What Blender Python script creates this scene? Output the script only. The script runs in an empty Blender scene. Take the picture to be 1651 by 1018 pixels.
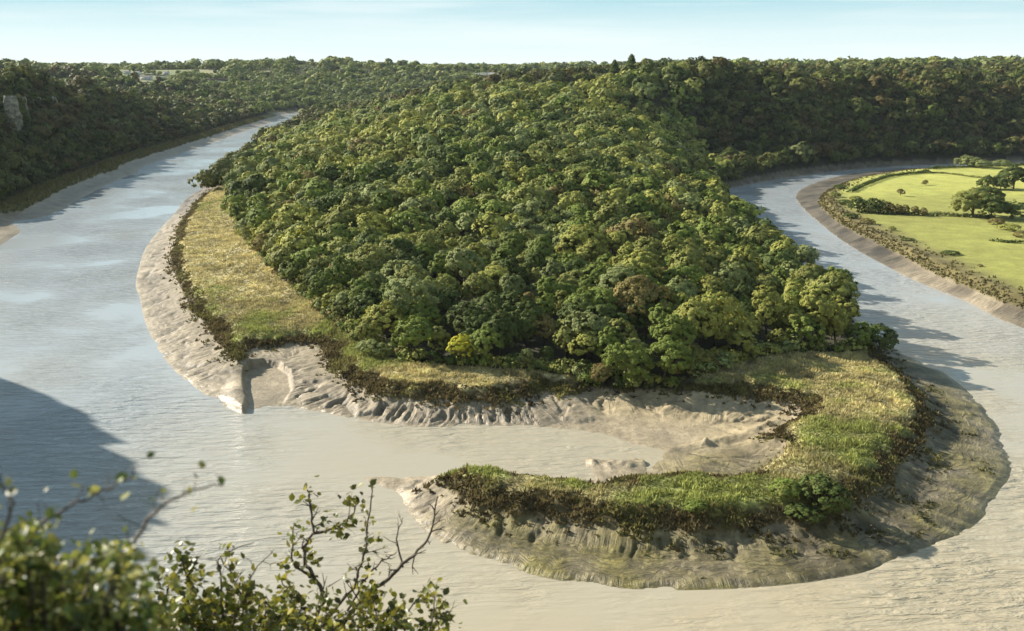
import bpy, math, random
import numpy as np
from mathutils import Vector

rng = np.random.default_rng(7)
random.seed(7)
C = bpy.context.scene.collection
PI = math.pi

# ------------------------------------------------------------------ camera model (metres, water level z = 0)
CAMH = 85.0
FPX = 1553.0
PITCH = math.atan(401.0 / FPX)
CP, SP = math.cos(PITCH), math.sin(PITCH)

def P(px, py, z=0.0):
    """point of the photograph dropped on the level z"""
    u = (px - 825.5) / FPX; v = -(py - 509.0) / FPX
    dy = CP + v * SP; dz = -SP + v * CP
    t = (z - CAMH) / dz
    return (u * t, dy * t)

def G(px, py, dist, th=0.0):
    """point of the photograph at the distance dist (along y), th metres lower"""
    u = (px - 825.5) / FPX; v = -(py - 509.0) / FPX
    dy = CP + v * SP; dz = -SP + v * CP
    t = dist / dy
    return (u * t, dist, CAMH + dz * t - th)

def proj(x, y, z):
    z = np.asarray(z) - CAMH
    f = y * CP - z * SP; u = y * SP + z * CP
    f = np.where(f < 0.1, 0.1, f)
    return 825.5 + FPX * x / f, 509.0 - FPX * u / f, f

def sstep(a, b, x):
    t = np.clip((x - a) / (b - a), 0, 1)
    return t * t * (3 - 2 * t)

# ------------------------------------------------------------------ noise
_lat = np.random.default_rng(11).random((512, 512))
def vnoise(x, y):
    xi = np.floor(x).astype(np.int64); yi = np.floor(y).astype(np.int64)
    fx = x - xi; fy = y - yi
    fx = fx * fx * (3 - 2 * fx); fy = fy * fy * (3 - 2 * fy)
    a = _lat[xi & 511, yi & 511]; b = _lat[(xi + 1) & 511, yi & 511]
    c = _lat[xi & 511, (yi + 1) & 511]; d = _lat[(xi + 1) & 511, (yi + 1) & 511]
    return (a * (1 - fx) + b * fx) * (1 - fy) + (c * (1 - fx) + d * fx) * fy
def fbm(x, y, o=4):
    s = 0; a = 0.5
    for k in range(o):
        s = s + a * (vnoise(x * 2 ** k + 17.3 * k, y * 2 ** k + 5.1 * k) - 0.5); a *= 0.5
    return s

# ------------------------------------------------------------------ shore lines
def smooth(pts, n=3, jit=0.0, seed=1):
    p = np.array(pts, float)
    out = []
    for i in range(len(p) - 1):
        p0 = p[max(i - 1, 0)]; p1 = p[i]; p2 = p[i + 1]; p3 = p[min(i + 2, len(p) - 1)]
        for k in range(n):
            t = k / n
            out.append(0.5 * ((2 * p1) + (-p0 + p2) * t + (2 * p0 - 5 * p1 + 4 * p2 - p3) * t * t + (-p0 + 3 * p1 - 3 * p2 + p3) * t ** 3))
    out.append(p[-1])
    return np.array(out)

PX = lambda L, z: [P(a, b, z) for a, b in L]

left_far = [(100, 1900), (-50, 1862), (-200, 1780), (-315, 1640)]
pen_shore_px = [(500, 198), (430, 240), (372, 276), (345, 289), (318, 297), (326, 303), (300, 320), (285, 340), (262, 365), (235, 400), (222, 440), (219, 462), (225, 480),
    (231, 510), (238, 530), (262, 575), (300, 615), (345, 645), (388, 668), (400, 664), (428, 657), (462, 655), (500, 663), (560, 674), (620, 683), (690, 690), (745, 687), (800, 687),
    (880, 690), (950, 697), (1010, 714), (1050, 722), (1068, 730), (1062, 742), (1052, 752), (1046, 758),
    (1035, 742), (1000, 744), (950, 738), (945, 750), (960, 775), (905, 772), (850, 764), (790, 757), (700, 768), (640, 769), (560, 768), (600, 778),
    (640, 800), (665, 835), (700, 870), (740, 886), (790, 906), (870, 930), (960, 945), (1060, 952), (1180, 950), (1300, 940), (1400, 922),
    (1440, 905), (1480, 895), (1550, 862), (1585, 835), (1600, 815), (1612, 790), (1628, 770), (1632, 735), (1620, 712), (1610, 690), (1575, 645), (1520, 600), (1460, 572)]
right_hidden = [(119, 300), (121, 330), (124, 380), (127, 440), (132, 520), (140, 600), (150, 668)]
right_bank_px = [(1170, 306), (1230, 294), (1300, 283), (1400, 272), (1500, 266.5), (1651, 262)]
pen_shore = smooth(left_far + PX(pen_shore_px, 0) + right_hidden + PX(right_bank_px, 0) + [(800, 915), (2000, 930)], 3)
pen_poly = np.vstack([pen_shore, [(20000, 1000), (20000, 20000), (100, 20000)]])

pen_m_px = [(500, 192), (440, 225), (374, 272), (355, 292), (318, 325), (290, 365), (277, 410), (285, 450), (305, 490), (335, 530), (362, 565), (388, 582),
    (400, 566), (450, 557), (500, 554), (522, 566), (540, 592), (560, 612), (600, 636), (640, 641), (700, 646), (760, 649), (850, 643), (885, 632),
    (925, 636), (950, 627), (1000, 630), (1060, 627), (1110, 632), (1180, 637), (1230, 647), (1288, 655), (1278, 680), (1235, 702), (1262, 718),
    (1258, 738), (1225, 760), (1180, 770), (1120, 764), (1060, 766), (1010, 772), (960, 784), (900, 778), (850, 770), (780, 759), (735, 762), (715, 777),
    (740, 802), (800, 822), (850, 833), (950, 848), (1050, 857), (1150, 857), (1250, 852), (1330, 832), (1400, 803), (1445, 762), (1482, 720),
    (1500, 680), (1488, 640), (1450, 602), (1412, 574)]
right_hidden_m = [(110, 300), (113, 330), (116, 380), (119, 440), (124, 520), (131, 600), (141, 672)]
right_bank_m_px = [(1166, 296), (1230, 282), (1300, 271), (1400, 262), (1500, 258), (1651, 255)]
pen_m = smooth([(100, 1915), (-50, 1855), (-190, 1765), (-305, 1640)] + PX(pen_m_px, 3.2) + right_hidden_m + PX(right_bank_m_px, 3.2) + [(800, 935), (2000, 950)], 3)
pen_mpoly = np.vstack([pen_m, [(20000, 1000), (20000, 20000), (100, 20000)]])

left_shore = smooth([(300, 78), (200, 66), (100, 56), (0, 50), (-55, 60), (-76, 95), (-106, 150), (-141, 220), (-164, 265), (-186, 300), (-214, 345), (-240, 400)] +
    PX([(0, 396), (18, 384), (34, 372), (20, 358), (70, 350), (100, 337), (150, 310), (200, 286), (222, 279), (232, 268), (300, 245), (400, 210), (462, 189)], 0) +
    [(-420, 1790), (-385, 1880), (-250, 1935), (-100, 1955), (100, 1900)], 3)
left_poly = np.vstack([left_shore, [(100, 20000), (-20000, 20000), (-20000, -500), (300, -500)]])

field_shore = smooth([(700, 120), (400, 170), (250, 225), (198, 275)] +
    PX([(1651, 530), (1560, 487), (1480, 455), (1430, 430), (1360, 390), (1310, 350), (1290, 330), (1283, 315), (1300, 301), (1340, 287), (1400, 277), (1500, 270), (1651, 266)], 0) +
    [(800, 890), (2000, 900)], 3)
field_poly = np.vstack([field_shore, [(2000, 120)]])
field_m = smooth([(700, 140), (410, 190), (265, 245), (215, 290)] +
    PX([(1651, 497), (1560, 463), (1500, 437), (1440, 405), (1400, 385), (1370, 370), (1333, 343), (1320, 322), (1345, 303), (1400, 286), (1500, 275), (1651, 270)], 3.2) +
    [(800, 870), (2000, 880)], 3)
field_mpoly = np.vstack([field_m, [(2000, 140)]])

wood_px = [(372, 290), (376, 330), (381, 365), (400, 400), (440, 440), (480, 475), (520, 508), (560, 538), (600, 568), (650, 584), (700, 590), (800, 596), (870, 600),
    (930, 606), (1000, 612), (1060, 614), (1115, 610), (1180, 590), (1250, 577), (1330, 570), (1395, 566)]
wood_edge = np.array([(-300, 1640), (-262, 1200), (-245, 950)] + PX(wood_px, 6))
wood_poly = np.vstack([wood_edge, [(108, 285), (111, 330), (114, 380), (117, 440), (122, 520), (129, 600), (139, 675), (160, 720), (160, 3000), (-300, 3000)]])

def segdist(x, y, line, with_s=False):
    """distance of tiles of points to a polyline (and arc length of the nearest point); x, y 1-D, coherent chunk"""
    a = line[:-1]; b = line[1:]
    L = np.hypot(*(b - a).T); cum = np.concatenate([[0], np.cumsum(L)])[:-1]
    cx, cy = x.mean(), y.mean()
    r = np.hypot(x - cx, y - cy).max()
    ab = b - a; l2 = np.maximum((ab ** 2).sum(1), 1e-9)
    t = np.clip(((cx - a[:, 0]) * ab[:, 0] + (cy - a[:, 1]) * ab[:, 1]) / l2, 0, 1)
    dc = np.hypot(a[:, 0] + t * ab[:, 0] - cx, a[:, 1] + t * ab[:, 1] - cy)
    k = dc <= dc.min() + 2 * r + 1e-3
    a = a[k]; ab = ab[k]; l2 = l2[k]; cum = cum[k]; L = L[k]
    t = np.clip(((x[:, None] - a[:, 0]) * ab[:, 0] + (y[:, None] - a[:, 1]) * ab[:, 1]) / l2, 0, 1)
    d2 = (a[:, 0] + t * ab[:, 0] - x[:, None]) ** 2 + (a[:, 1] + t * ab[:, 1] - y[:, None]) ** 2
    j = d2.argmin(1); q = np.arange(len(x))
    d = np.sqrt(d2[q, j])
    return d, cum[j] + t[q, j] * L[j]

def inside(x, y, poly):
    c = np.zeros(x.shape, bool)
    ax, ay = poly[:, 0], poly[:, 1]
    bx, by = np.roll(ax, -1), np.roll(ay, -1)
    lo = y.min(); hi = y.max()
    for i in range(len(poly)):
        if (ay[i] > hi and by[i] > hi) or (ay[i] < lo and by[i] < lo) or ay[i] == by[i]: continue
        m = (ay[i] > y) != (by[i] > y)
        c ^= m & (x < (bx[i] - ax[i]) * (y - ay[i]) / (by[i] - ay[i]) + ax[i])
    return c

# ------------------------------------------------------------------ hills: control heights of the ground
ctl = []
for a in [(600, 110, 2600, 12), (700, 112, 2600, 12), (790, 112, 2500, 12), (100, 114, 2500, 12), (220, 110, 2600, 12), (320, 106, 2650, 12), (0, 112, 2300, 12), (1430, 530, 268, 8), (1330, 450, 330, 11), (1250, 380, 400, 11), (1180, 310, 500, 11), (1120, 270, 590, 11), (1060, 226, 690, 11), (1000, 174, 800, 11), (948, 144, 950, 11),
          (450, 218, 900, 10), (530, 188, 1100, 10), (600, 173, 1200, 10), (700, 151, 1250, 10), (800, 134, 1300, 10), (900, 130, 1300, 10),
          (1060, 104, 885, 14), (1150, 115, 880, 18), (1250, 122, 905, 20), (1400, 119, 968, 20), (1550, 118, 995, 20), (1650, 118, 1010, 20), (1900, 118, 1035, 20), (980, 118, 1150, 12)]:
    ctl.append(G(*a))
ctl += [(-198, 679, 8), (-141, 489, 7), (-77, 336, 7), (-40, 263, 6.5), (7, 246, 6.5), (46, 238, 6), (101, 263, 6), (119, 300, 3), (124, 380, 3), (127, 440, 3), (132, 520, 3), (140, 600, 3),
    (0, 330, 11), (0, 400, 17), (60, 350, 12), (60, 450, 20), (-60, 450, 17), (0, 500, 25), (-60, 600, 29), (-110, 700, 28), (0, 700, 40), (50, 600, 31), (0, 850, 54), (-100, 900, 42), (0, 1000, 60), (-150, 1100, 37),
    (-232, 800, 7), (-250, 950, 7), (-265, 1100, 7), (-290, 1400, 7), (-200, 1450, 22), (-100, 1600, 40), (-100, 1880, 3), (50, 1880, 6),
    (130, 640, 5), (128, 745, 16), (150, 800, 14), (185, 815, 10), (100, 760, 34),
    (148, 690, 4), (241, 797, 4), (316, 872, 4), (479, 925, 4), (800, 945, 4), (1400, 955, 4),
    (300, 1130, 62), (420, 1130, 62), (540, 1130, 62), (640, 1140, 62), (760, 1150, 62), (190, 1080, 70), (280, 1010, 62), (385, 1050, 62), (490, 1060, 62), (590, 1070, 62),
    (200, 1300, 66), (500, 1300, 64), (900, 1300, 64), (0, 1500, 62), (300, 1800, 70), (300, 2600, 76), (1200, 2200, 77), (900, 1100, 66), (1400, 1100, 66),
    (-430, 1830, 4), (-300, 1945, 4), (-100, 1970, 4), (-200, 2300, 62), (-480, 2550, 90), (-330, 2500, 82), (0, 2350, 70), (-700, 2400, 80), (-560, 2150, 50), (-350, 2150, 40), (-1000, 2300, 80),
    (-600, 1800, 48), (-800, 1700, 70), (-1200, 1600, 76), (-1500, 3000, 80), (0, 3200, 78), (-600, 3200, 80), (1500, 3500, 80),
    (-3000, 5000, 84), (0, 5000, 80), (3000, 5000, 80), (-6000, 9000, 90), (0, 9000, 88), (3000, 9000, 100), (4600, 8600, 150), (6500, 9000, 150), (-3000, 12000, 95), (5000, 12000, 130), (0, 12000, 95)]
ctl = np.array(ctl)
def _phi(r): return np.sqrt(r * r + 35.0 ** 2)
_A = _phi(np.hypot(ctl[:, None, 0] - ctl[None, :, 0], ctl[:, None, 1] - ctl[None, :, 1]))
_n = len(ctl)
_M = np.zeros((_n + 1, _n + 1)); _M[:_n, :_n] = _A - np.eye(_n) * 1.5; _M[:_n, _n] = 1; _M[_n, :_n] = 1
_w = np.linalg.solve(_M, np.concatenate([ctl[:, 2], [0]]))
def rbf(x, y):
    return _phi(np.hypot(x[:, None] - ctl[:, 0], y[:, None] - ctl[:, 1])) @ _w[:_n] + _w[_n]

crest_y = [-200, 60, 120, 175, 215, 250, 302, 322, 340, 352, 370, 390, 430, 600, 850, 1000, 1150, 1350, 1550, 1700]
crest_h = [83.2, 83.2, 68, 56, 64, 68, 66, 54, 28, 22, 46, 58, 64, 65, 65, 60, 46, 29, 13, 6]
levee = np.array(PX([(386, 662), (386, 645), (385, 625), (384, 605), (392, 588)], 1.0))
bay = np.array(PX([(391, 672), (396, 648), (391, 628), (391, 608), (400, 594), (425, 589), (452, 592), (470, 605), (474, 630), (458, 652), (430, 672)], 0.2))
bay_line = np.vstack([bay, bay[:1]])
bar_ridge = np.array(PX([(1080, 722), (1150, 712), (1200, 705), (1255, 690)], 0.8))
bar_ridge_2 = np.array(PX([(1060, 668), (1110, 652), (1150, 640)], 0.8))

def ground(x, y):
    """height, albedo (3), mud mask and zone masks for one coherent chunk of points"""
    n = len(x)
    h = np.full(n, -2.0); col = np.zeros((n, 3)); mud = np.zeros(n); zone = np.zeros(n, int); dmo = np.zeros(n)
    N1 = fbm(x / 40, y / 40, 4); N2 = fbm(x / 6, y / 6, 4); N3 = fbm(x / 1.6, y / 1.6, 3)
    col[:] = (0.30, 0.26, 0.2)
    wd_ = np.minimum(np.minimum(segdist(x, y, pen_shore)[0], segdist(x, y, left_shore)[0]), segdist(x, y, field_shore)[0])
    h = -np.minimum(2.0, 0.16 * wd_); bank = np.zeros((n, 3))
    ip = inside(x, y, pen_poly); il = inside(x, y, left_poly) & ~ip; ic = inside(x, y, field_poly)
    pale = np.array((0.335, 0.272, 0.183))
    # ---- the peninsula with the right bank
    m = ip & ~ic
    if m.any():
        X, Y = x[m], y[m]; n1, n2, n3 = N1[m], N2[m], N3[m]
        ds, ss = segdist(X, Y, pen_shore); dm, sm = segdist(X, Y, pen_m)
        im = inside(X, Y, pen_mpoly); dm = np.where(im, dm, -dm)
        dm = dm + (5.0 * n2 + 2.5 * n3) * sstep(700, 400, Y) * sstep(0, 3, ds); im = dm > 0
        ds = ds + (np.minimum(4.5 * n2 + 2.5 * n1 + 1.5 * n3, 0) - 0.05) * sstep(420, 300, Y) * sstep(6, 1, ds); und = ds < 0; dsn = ds; ds = np.maximum(ds, 0)
        t = np.where(im, 1.0, ds / (ds + np.abs(dm) + 1e-3))
        east = sstep(20, 45, X) * sstep(215, 190, Y - 0.45 * np.maximum(X - 85, 0)); south = sstep(185, 168, Y - 0.05 * X) * sstep(-26, 2, X + 14 * n2)
        east = np.maximum(east, sstep(86, 94, X) * (Y < 300)); dark = np.maximum(east, south)
        inlet = sstep(15, 25, X) * sstep(72, 66, X) * sstep(185, 190, Y) * (1 - dark)
        far = sstep(500, 620, Y)
        prof = np.where(t < 1, t ** (1.0 + 1.6 * inlet), 1)
        hm = 0.05 * np.minimum(ds, 1.2) + 3.0 * prof * (1 - 0.35 * dark * np.sin(np.clip(t, 0, 1) * PI))
        # rills that run down the bank, and slumped blocks
        env = np.sin(np.clip(t, 0, 1) ** 0.8 * PI) * (1 - inlet * (0.35 + 0.6 * sstep(0.75, 0.5, t)))
        warp = 1.6 * fbm(X / 9, Y / 9, 3)
        br_ = 2.2 * fbm(X / 3.0, Y / 3.0, 2)
        r1 = 1 - np.abs(2 * vnoise(sm / 3.1 + warp + .35 * br_, dm / 16 + n1) - 1) * 3.2
        r2 = 1 - np.abs(2 * vnoise(sm / 1.25 + 1.5 * warp + .5 * br_ + 40, dm / 7) - 1) * 2.2
        r3 = 1 - np.abs(2 * vnoise(sm / 8.0 + .5 * warp + .25 * br_ + 80, dm / 30) - 1) * 6.0
        rl = (0.75 * np.clip(r1, 0, 1) + 0.5 * np.clip(r2, 0, 1)) * (1 - 0.5 * dark) + 1.1 * np.clip(r3, 0, 1)
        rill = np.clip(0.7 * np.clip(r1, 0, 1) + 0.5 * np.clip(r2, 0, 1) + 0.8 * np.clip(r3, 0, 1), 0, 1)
        strata = np.abs(2 * vnoise(sm / 16 + 9, dm / 1.3 + 1.5 * n2) - 1)
        hm = hm - env * rl * (1.15 - 0.65 * sstep(-50, -75, X)) * (1 - dark * (1 - 0.75 * sstep(0.45, 0.75, t))) + env * dark * (strata - 0.5) * 0.3
        hm = hm + env * n3 * 0.14 + n2 * 0.3 * env
        dl, _ = segdist(X, Y, levee)
        hm = np.maximum(hm, 1.9 * np.exp(-(dl / 4.0) ** 2) * sstep(0, 1.5, ds))
        db, _ = segdist(X, Y, bay_line); bin_ = np.where(inside(X, Y, bay), sstep(0, 0.9, db), 0)
        hm = hm * (1 - bin_) + (0.12 + 0.25 * n2) * bin_
        for br, am in ((bar_ridge, 0.9), (bar_ridge_2, 0.8)):
            db, _ = segdist(X, Y, br); hm = hm + am * np.exp(-(db / 1.6) ** 2) * (t < 1) * (0.7 + n3)
        # lumps of mud beside the spit
        for (qx, qy, am, rr) in ((958, 745, 0.9, 1.6), (985, 748, 1.0, 2.2), (1012, 748, 1.0, 2.0), (1017, 738, 1.5, 1.1), (1040, 745, 0.7, 1.8), (1137, 720, 1.1, 1.5), (868, 741, 0.5, 1.3), (935, 713, 0.45, 0.8)):
            cx, cy = P(qx, qy, 0.3); hm = hm + am * np.exp(-((X - cx) ** 2 + (Y - cy) ** 2) / rr ** 2) * (0.6 + 1.6 * n3 + n2)
        hm = np.where(und, 0.16 * dsn, np.maximum(hm, 0.10 * np.minimum(ds, 1.2)))
        inn = sstep(0, 7.0 * (1 + 1.2 * n1), dm)
        hi = 3.0 + 0.7 * sstep(-0.1, 0.5, dm) + 2.3 * inn + 0.35 * n2
        hill = np.maximum(rbf(X, Y) - 6 + 3 * n1 * sstep(250, 400, Y), 0) * sstep(2, 28, dm)
        h[m] = np.where(im, hi + hill, hm)
        c = np.empty((len(X), 3))
        base = pale * (1 + 0.25 * n2 + 0.2 * n1)[:, None]
        algae = np.array((0.175, 0.146, 0.046)) * (1 + 1.1 * n2 + 0.9 * n3)[:, None]
        algae = algae * (1 - 0.5 * east)[:, None] + np.array((0.155, 0.13, 0.07)) * (0.5 * east)[:, None]
        streak = sstep(0.45, 0.75, vnoise(sm / 2.2 + 2 * n2, dm / 14 + n1))
        algae = algae * (1 - 0.45 * streak * (0.4 + 0.6 * east))[:, None]
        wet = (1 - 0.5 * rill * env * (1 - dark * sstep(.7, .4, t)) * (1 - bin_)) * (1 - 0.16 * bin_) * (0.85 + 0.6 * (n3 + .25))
        dk = np.clip(dark * (0.85 + 1.2 * n2), 0, 1)[:, None]
        c = base * (1 - dk) + algae * dk
        gm = sstep(-0.25, 0.15, n2 + 0.4 * n1) * sstep(0.55, 0.95, t) * (1 - inlet)
        c = c * (1 - 0.45 * gm[:, None]) + np.array((0.12, 0.10, 0.05)) * 0.45 * gm[:, None]
        tan = (inlet * sstep(0.25, 0.7, t))[:, None] * 0.6
        c = c * (1 - tan) + np.array((0.33, 0.26, 0.14)) * tan
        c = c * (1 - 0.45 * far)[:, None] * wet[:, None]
        iw = inside(X, Y, wood_poly) & im
        grass = np.array((0.37, 0.315, 0.145)) * (1 + 1.3 * n2 + 0.8 * n3)[:, None]
        spit = sstep(200, 190, Y + 0.0 * X) * sstep(86, 62, X)
        lush = np.clip(sstep(0.02, 0.26, n1 + 0.5 * n2 + 0.08 * sstep(300, 250, Y) - 0.08 * (X < -60) + 0.16 * spit), 0, 1)[:, None]
        grass = grass * (1 - lush) + np.array((0.185, 0.195, 0.055)) * (1 + 1.2 * n2 + 0.8 * n3)[:, None] * lush
        nofr = sstep(181, 184, Y) * sstep(204, 201, Y) * sstep(-24, -20, X) * sstep(64, 60, X)
        fringe = ((1 - sstep(2.5, 6, dm + 3 * n2)) * (1 - nofr))[:, None]
        grass = grass * (1 - fringe) + np.array((0.095, 0.075, 0.032)) * fringe
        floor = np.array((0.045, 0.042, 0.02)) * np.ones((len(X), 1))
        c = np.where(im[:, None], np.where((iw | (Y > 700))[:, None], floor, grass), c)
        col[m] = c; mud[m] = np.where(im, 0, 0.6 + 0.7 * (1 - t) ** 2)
        bank[m] = np.stack([sm, dm, np.where(im, 0, env * (1 - bin_) * (1 + dark))], 1)
        zone[m] = np.where(im, np.where(iw, 3, np.where(Y > 640, 4, 2)), 1); dmo[m] = dm
    # ---- the left bank with everything behind the river
    m = il
    if m.any():
        X, Y = x[m], y[m]; n1, n2, n3 = N1[m], N2[m], N3[m]
        ds, ss = segdist(X, Y, left_shore)
        mw = 17 + 8 * fbm(ss / 60, ss * 0, 3)
        ch = np.interp(Y, crest_y, crest_h); wd = np.interp(Y, [-100, 70, 110, 290, 350, 430], [52, 52, 32, 30, 60, 90])
        steep = sstep(430, 260, Y)
        d0 = ds - mw * (1 - 0.8 * steep)
        t = np.clip(ds / mw, 0, 1)
        hm = 0.05 * np.minimum(ds, 1) + 3 * t - np.sin(t * PI) * 0.9 * np.clip(1 - np.abs(2 * vnoise(ss / 8, ds / 20) - 1) * 1.5, 0, 1) + n3 * .3 * np.sin(t * PI)
        up = ch * sstep(0, 1, np.clip((d0 - 8 * (1 - steep)) / wd, 0, 1)) * 0.35 + ch * np.clip((d0 - 8 * (1 - steep)) / wd, 0, 1) * 0.65
        up = up * (1 + 0.30 * n1 * sstep(0, 60, d0) * (1 - 0.6 * steep * (Y > 90) - 0.93 * (Y <= 90)) + (0.22 * n2 + 0.12 * n3) * steep * sstep(90, 130, Y) * sstep(10, 30, d0)) + (70 - ch) * sstep(wd + 20, wd + 380, d0) * (Y > 0)
        hl = 3.2 + 2.6 * sstep(0, 6, d0) + np.maximum(up - 6, 0)
        w = sstep(1500, 1760, Y)
        hr = 3.2 + np.maximum(rbf(X, Y) - 4 + 10 * n1 * sstep(2200, 3000, Y), 0) * sstep(0, 30, d0)
        hh = np.where(d0 > 0, hl * (1 - w) + hr * w, hm)
        cap = 83.3 - 0.0 * X
        h[m] = np.where(Y < 60, np.minimum(hh, cap), hh)
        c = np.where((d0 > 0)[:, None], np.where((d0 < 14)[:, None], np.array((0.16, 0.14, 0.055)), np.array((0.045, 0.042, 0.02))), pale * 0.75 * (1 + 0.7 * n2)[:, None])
        rock = (steep * (d0 > 2) * (Y > 2))[:, None]
        c = c * (1 - rock) + np.array((0.30, 0.28, 0.24)) * rock * (1 + n2[:, None])
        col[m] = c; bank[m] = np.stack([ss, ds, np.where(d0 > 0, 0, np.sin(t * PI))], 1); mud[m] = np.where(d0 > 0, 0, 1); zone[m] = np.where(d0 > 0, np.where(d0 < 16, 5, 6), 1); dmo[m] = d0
    # ---- the meadow inside the right bend
    m = ic
    if m.any():
        X, Y = x[m], y[m]; n1, n2, n3 = N1[m], N2[m], N3[m]
        ds, ss = segdist(X, Y, field_shore); dm, sm = segdist(X, Y, field_m)
        im = inside(X, Y, field_mpoly); dm = np.where(im, dm, -dm)
        t = np.where(im, 1.0, ds / (ds + np.abs(dm) + 1e-3))
        env = np.sin(t * PI)
        hm = 0.05 * np.minimum(ds, 1) + 3 * t - env * 0.8 * np.clip(1 - np.abs(2 * vnoise(sm / 6 + 2 * n1, dm / 25) - 1) * 1.6, 0, 1) + env * n2 * 0.5
        h[m] = np.where(im, 3 + 0.7 * sstep(-.1, .5, dm) + 2.3 * sstep(0, 6, dm) + 0.4 * n1, np.maximum(hm, 0.1 * np.minimum(ds, 1)))
        g = np.array((0.315, 0.31, 0.07)) * (0.82 + 0.30 * sstep(560, 640, Y) + 0.45 * n1 + 0.25 * n2)[:, None]
        rough = (1 - sstep(5, 26 - 14 * sstep(420, 600, Y).mean(), dm + 14 * n1 + 5 * n2))[:, None]
        g = g * (1 - rough) + np.array((0.135, 0.11, 0.042)) * rough * (1 + n2[:, None])
        mc = pale * (0.36 + 0.45 * sstep(440, 380, Y) + 0.3 * n2)[:, None] * (1 - 0.45 * sstep(.4, .8, vnoise(sm / 6 + 2 * n1, dm / 14)))[:, None]
        bank[m] = np.stack([sm, dm, np.where(im, 0, env)], 1)
        col[m] = np.where(im[:, None], g, mc); mud[m] = np.where(im, 0, 1); zone[m] = np.where(im, 7, 1); dmo[m] = dm
    far = (zone == 6) | ((zone == 3) | (zone == 4))
    # open fields between the woods on the plateau, far off
    vf = far & (x > -960) & (x < -560) & (y > 1870) & (y < 2380) & (vnoise(x / 45 + 2, y / 60 + 6) > 0.52)
    ff = vf | far & (y > 1550) & (vnoise(x / 170 + 3.7, y / 260 + 1.2) > 0.62) & (h > 58) & ((y > 2650) | (x < -520))
    pc = np.where((vnoise(x / 130 + 9, y / 200) > 0.55)[:, None], np.array((0.15, 0.17, 0.06)), np.array((0.22, 0.21, 0.09)))
    col[ff] = pc[ff]; zone[ff] = 8
    return h, np.clip(col, 0.01, 0.8), mud, zone, dmo, bank

# ------------------------------------------------------------------ the fan-shaped ground sheet
ys = [-40.0]
while ys[-1] < 12500:
    y = ys[-1]
    ys.append(y + (1.4 if y < 125 else 0.44 if y < 262 else 0.5 + (y - 262) * 0.0105))
ys = np.array(ys); OFF = 170.0
ts = np.linspace(-0.72, 0.72, 1401)
NR, NC = len(ys), len(ts)
gx = ts[None, :] * (ys[:, None] + OFF); gy = np.repeat(ys[:, None], NC, 1)
GH = np.zeros((NR, NC)); GCOL = np.zeros((NR, NC, 3)); GM = np.zeros((NR, NC)); GZ = np.zeros((NR, NC), int); GD = np.zeros((NR, NC)); GB = np.zeros((NR, NC, 3))
for i in range(0, NR, 40):
    for j in range(0, NC, 41):
        s = (slice(i, min(i + 40, NR)), slice(j, min(j + 41, NC)))
        sh = gx[s].shape
        h, c, md, zo, dd, bb = ground(gx[s].ravel(), gy[s].ravel())
        GH[s] = h.reshape(sh); GCOL[s] = c.reshape(sh + (3,)); GM[s] = md.reshape(sh); GZ[s] = zo.reshape(sh); GD[s] = dd.reshape(sh); GB[s] = bb.reshape(sh + (3,))

def look(A, x, y):
    fi = np.interp(y, ys, np.arange(NR)); fj = np.clip((x / (y + OFF) - ts[0]) / (ts[1] - ts[0]), 0, NC - 1.001)
    i = np.minimum(fi.astype(int), NR - 2); j = fj.astype(int); a = fi - i; b = fj - j
    if A.dtype == int: return A[np.rint(fi).astype(int), np.rint(fj).astype(int)]
    return (A[i, j] * (1 - b) + A[i, j + 1] * b) * (1 - a) + (A[i + 1, j] * (1 - b) + A[i + 1, j + 1] * b) * a
def hz(x, y): return float(look(GH, np.array([x]), np.array([y]))[0])

def hit(px, py, lift=0.0):
    """where the line of sight through a point of the photograph meets the ground"""
    u = (px - 825.5) / FPX; v = -(py - 509.0) / FPX
    d = np.array([u, CP + v * SP, -SP + v * CP])
    t = np.concatenate([np.arange(90, 700, 0.7), np.arange(700, 4000, 3)])
    x, y, z = d[0] * t, d[1] * t, CAMH + d[2] * t
    k = np.nonzero(z < look(GH, x, y) + lift)[0]
    k = k[0] if len(k) else len(t) - 1
    return float(x[k]), float(y[k]), float(look(GH, x[k:k+1], y[k:k+1])[0])

# ------------------------------------------------------------------ mesh helpers
def mesh_np(name, V, F, nper, mats=(), colors=None, smooth_=False):
    """V (n,3), F flat vertex indices, nper corners per face"""
    me = bpy.data.meshes.new(name)
    nf = len(F) // nper
    me.vertices.add(len(V)); me.vertices.foreach_set('co', np.asarray(V, np.float32).ravel())
    me.loops.add(len(F)); me.loops.foreach_set('vertex_index', np.asarray(F, np.int32))
    me.polygons.add(nf)
    me.polygons.foreach_set('loop_start', np.arange(nf, dtype=np.int32) * nper)
    me.polygons.foreach_set('loop_total', np.full(nf, nper, np.int32))
    if colors is not None:
        at = me.attributes.new('col', 'FLOAT_COLOR', 'POINT')
        c = np.asarray(colors, np.float32)
        if c.shape[1] == 3: c = np.hstack([c, np.ones((len(c), 1), np.float32)])
        at.data.foreach_set('color', c.ravel())
    me.update(calc_edges=True); me.validate()
    if smooth_: me.polygons.foreach_set('use_smooth', np.ones(nf, bool))
    for m in mats: me.materials.append(m)
    return me

def link(name, me, parent=None, loc=(0, 0, 0), rz=0.0, sc=(1, 1, 1)):
    o = bpy.data.objects.new(name, me); C.objects.link(o)
    o.parent = parent; o.location = loc; o.rotation_euler = (0, 0, rz); o.scale = sc
    return o

def tag(o, label=None, cat=None, group=None, kind=None):
    if label: o['label'] = label
    if cat: o['category'] = cat
    if group: o['group'] = group
    if kind: o['kind'] = kind
    return o

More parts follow.
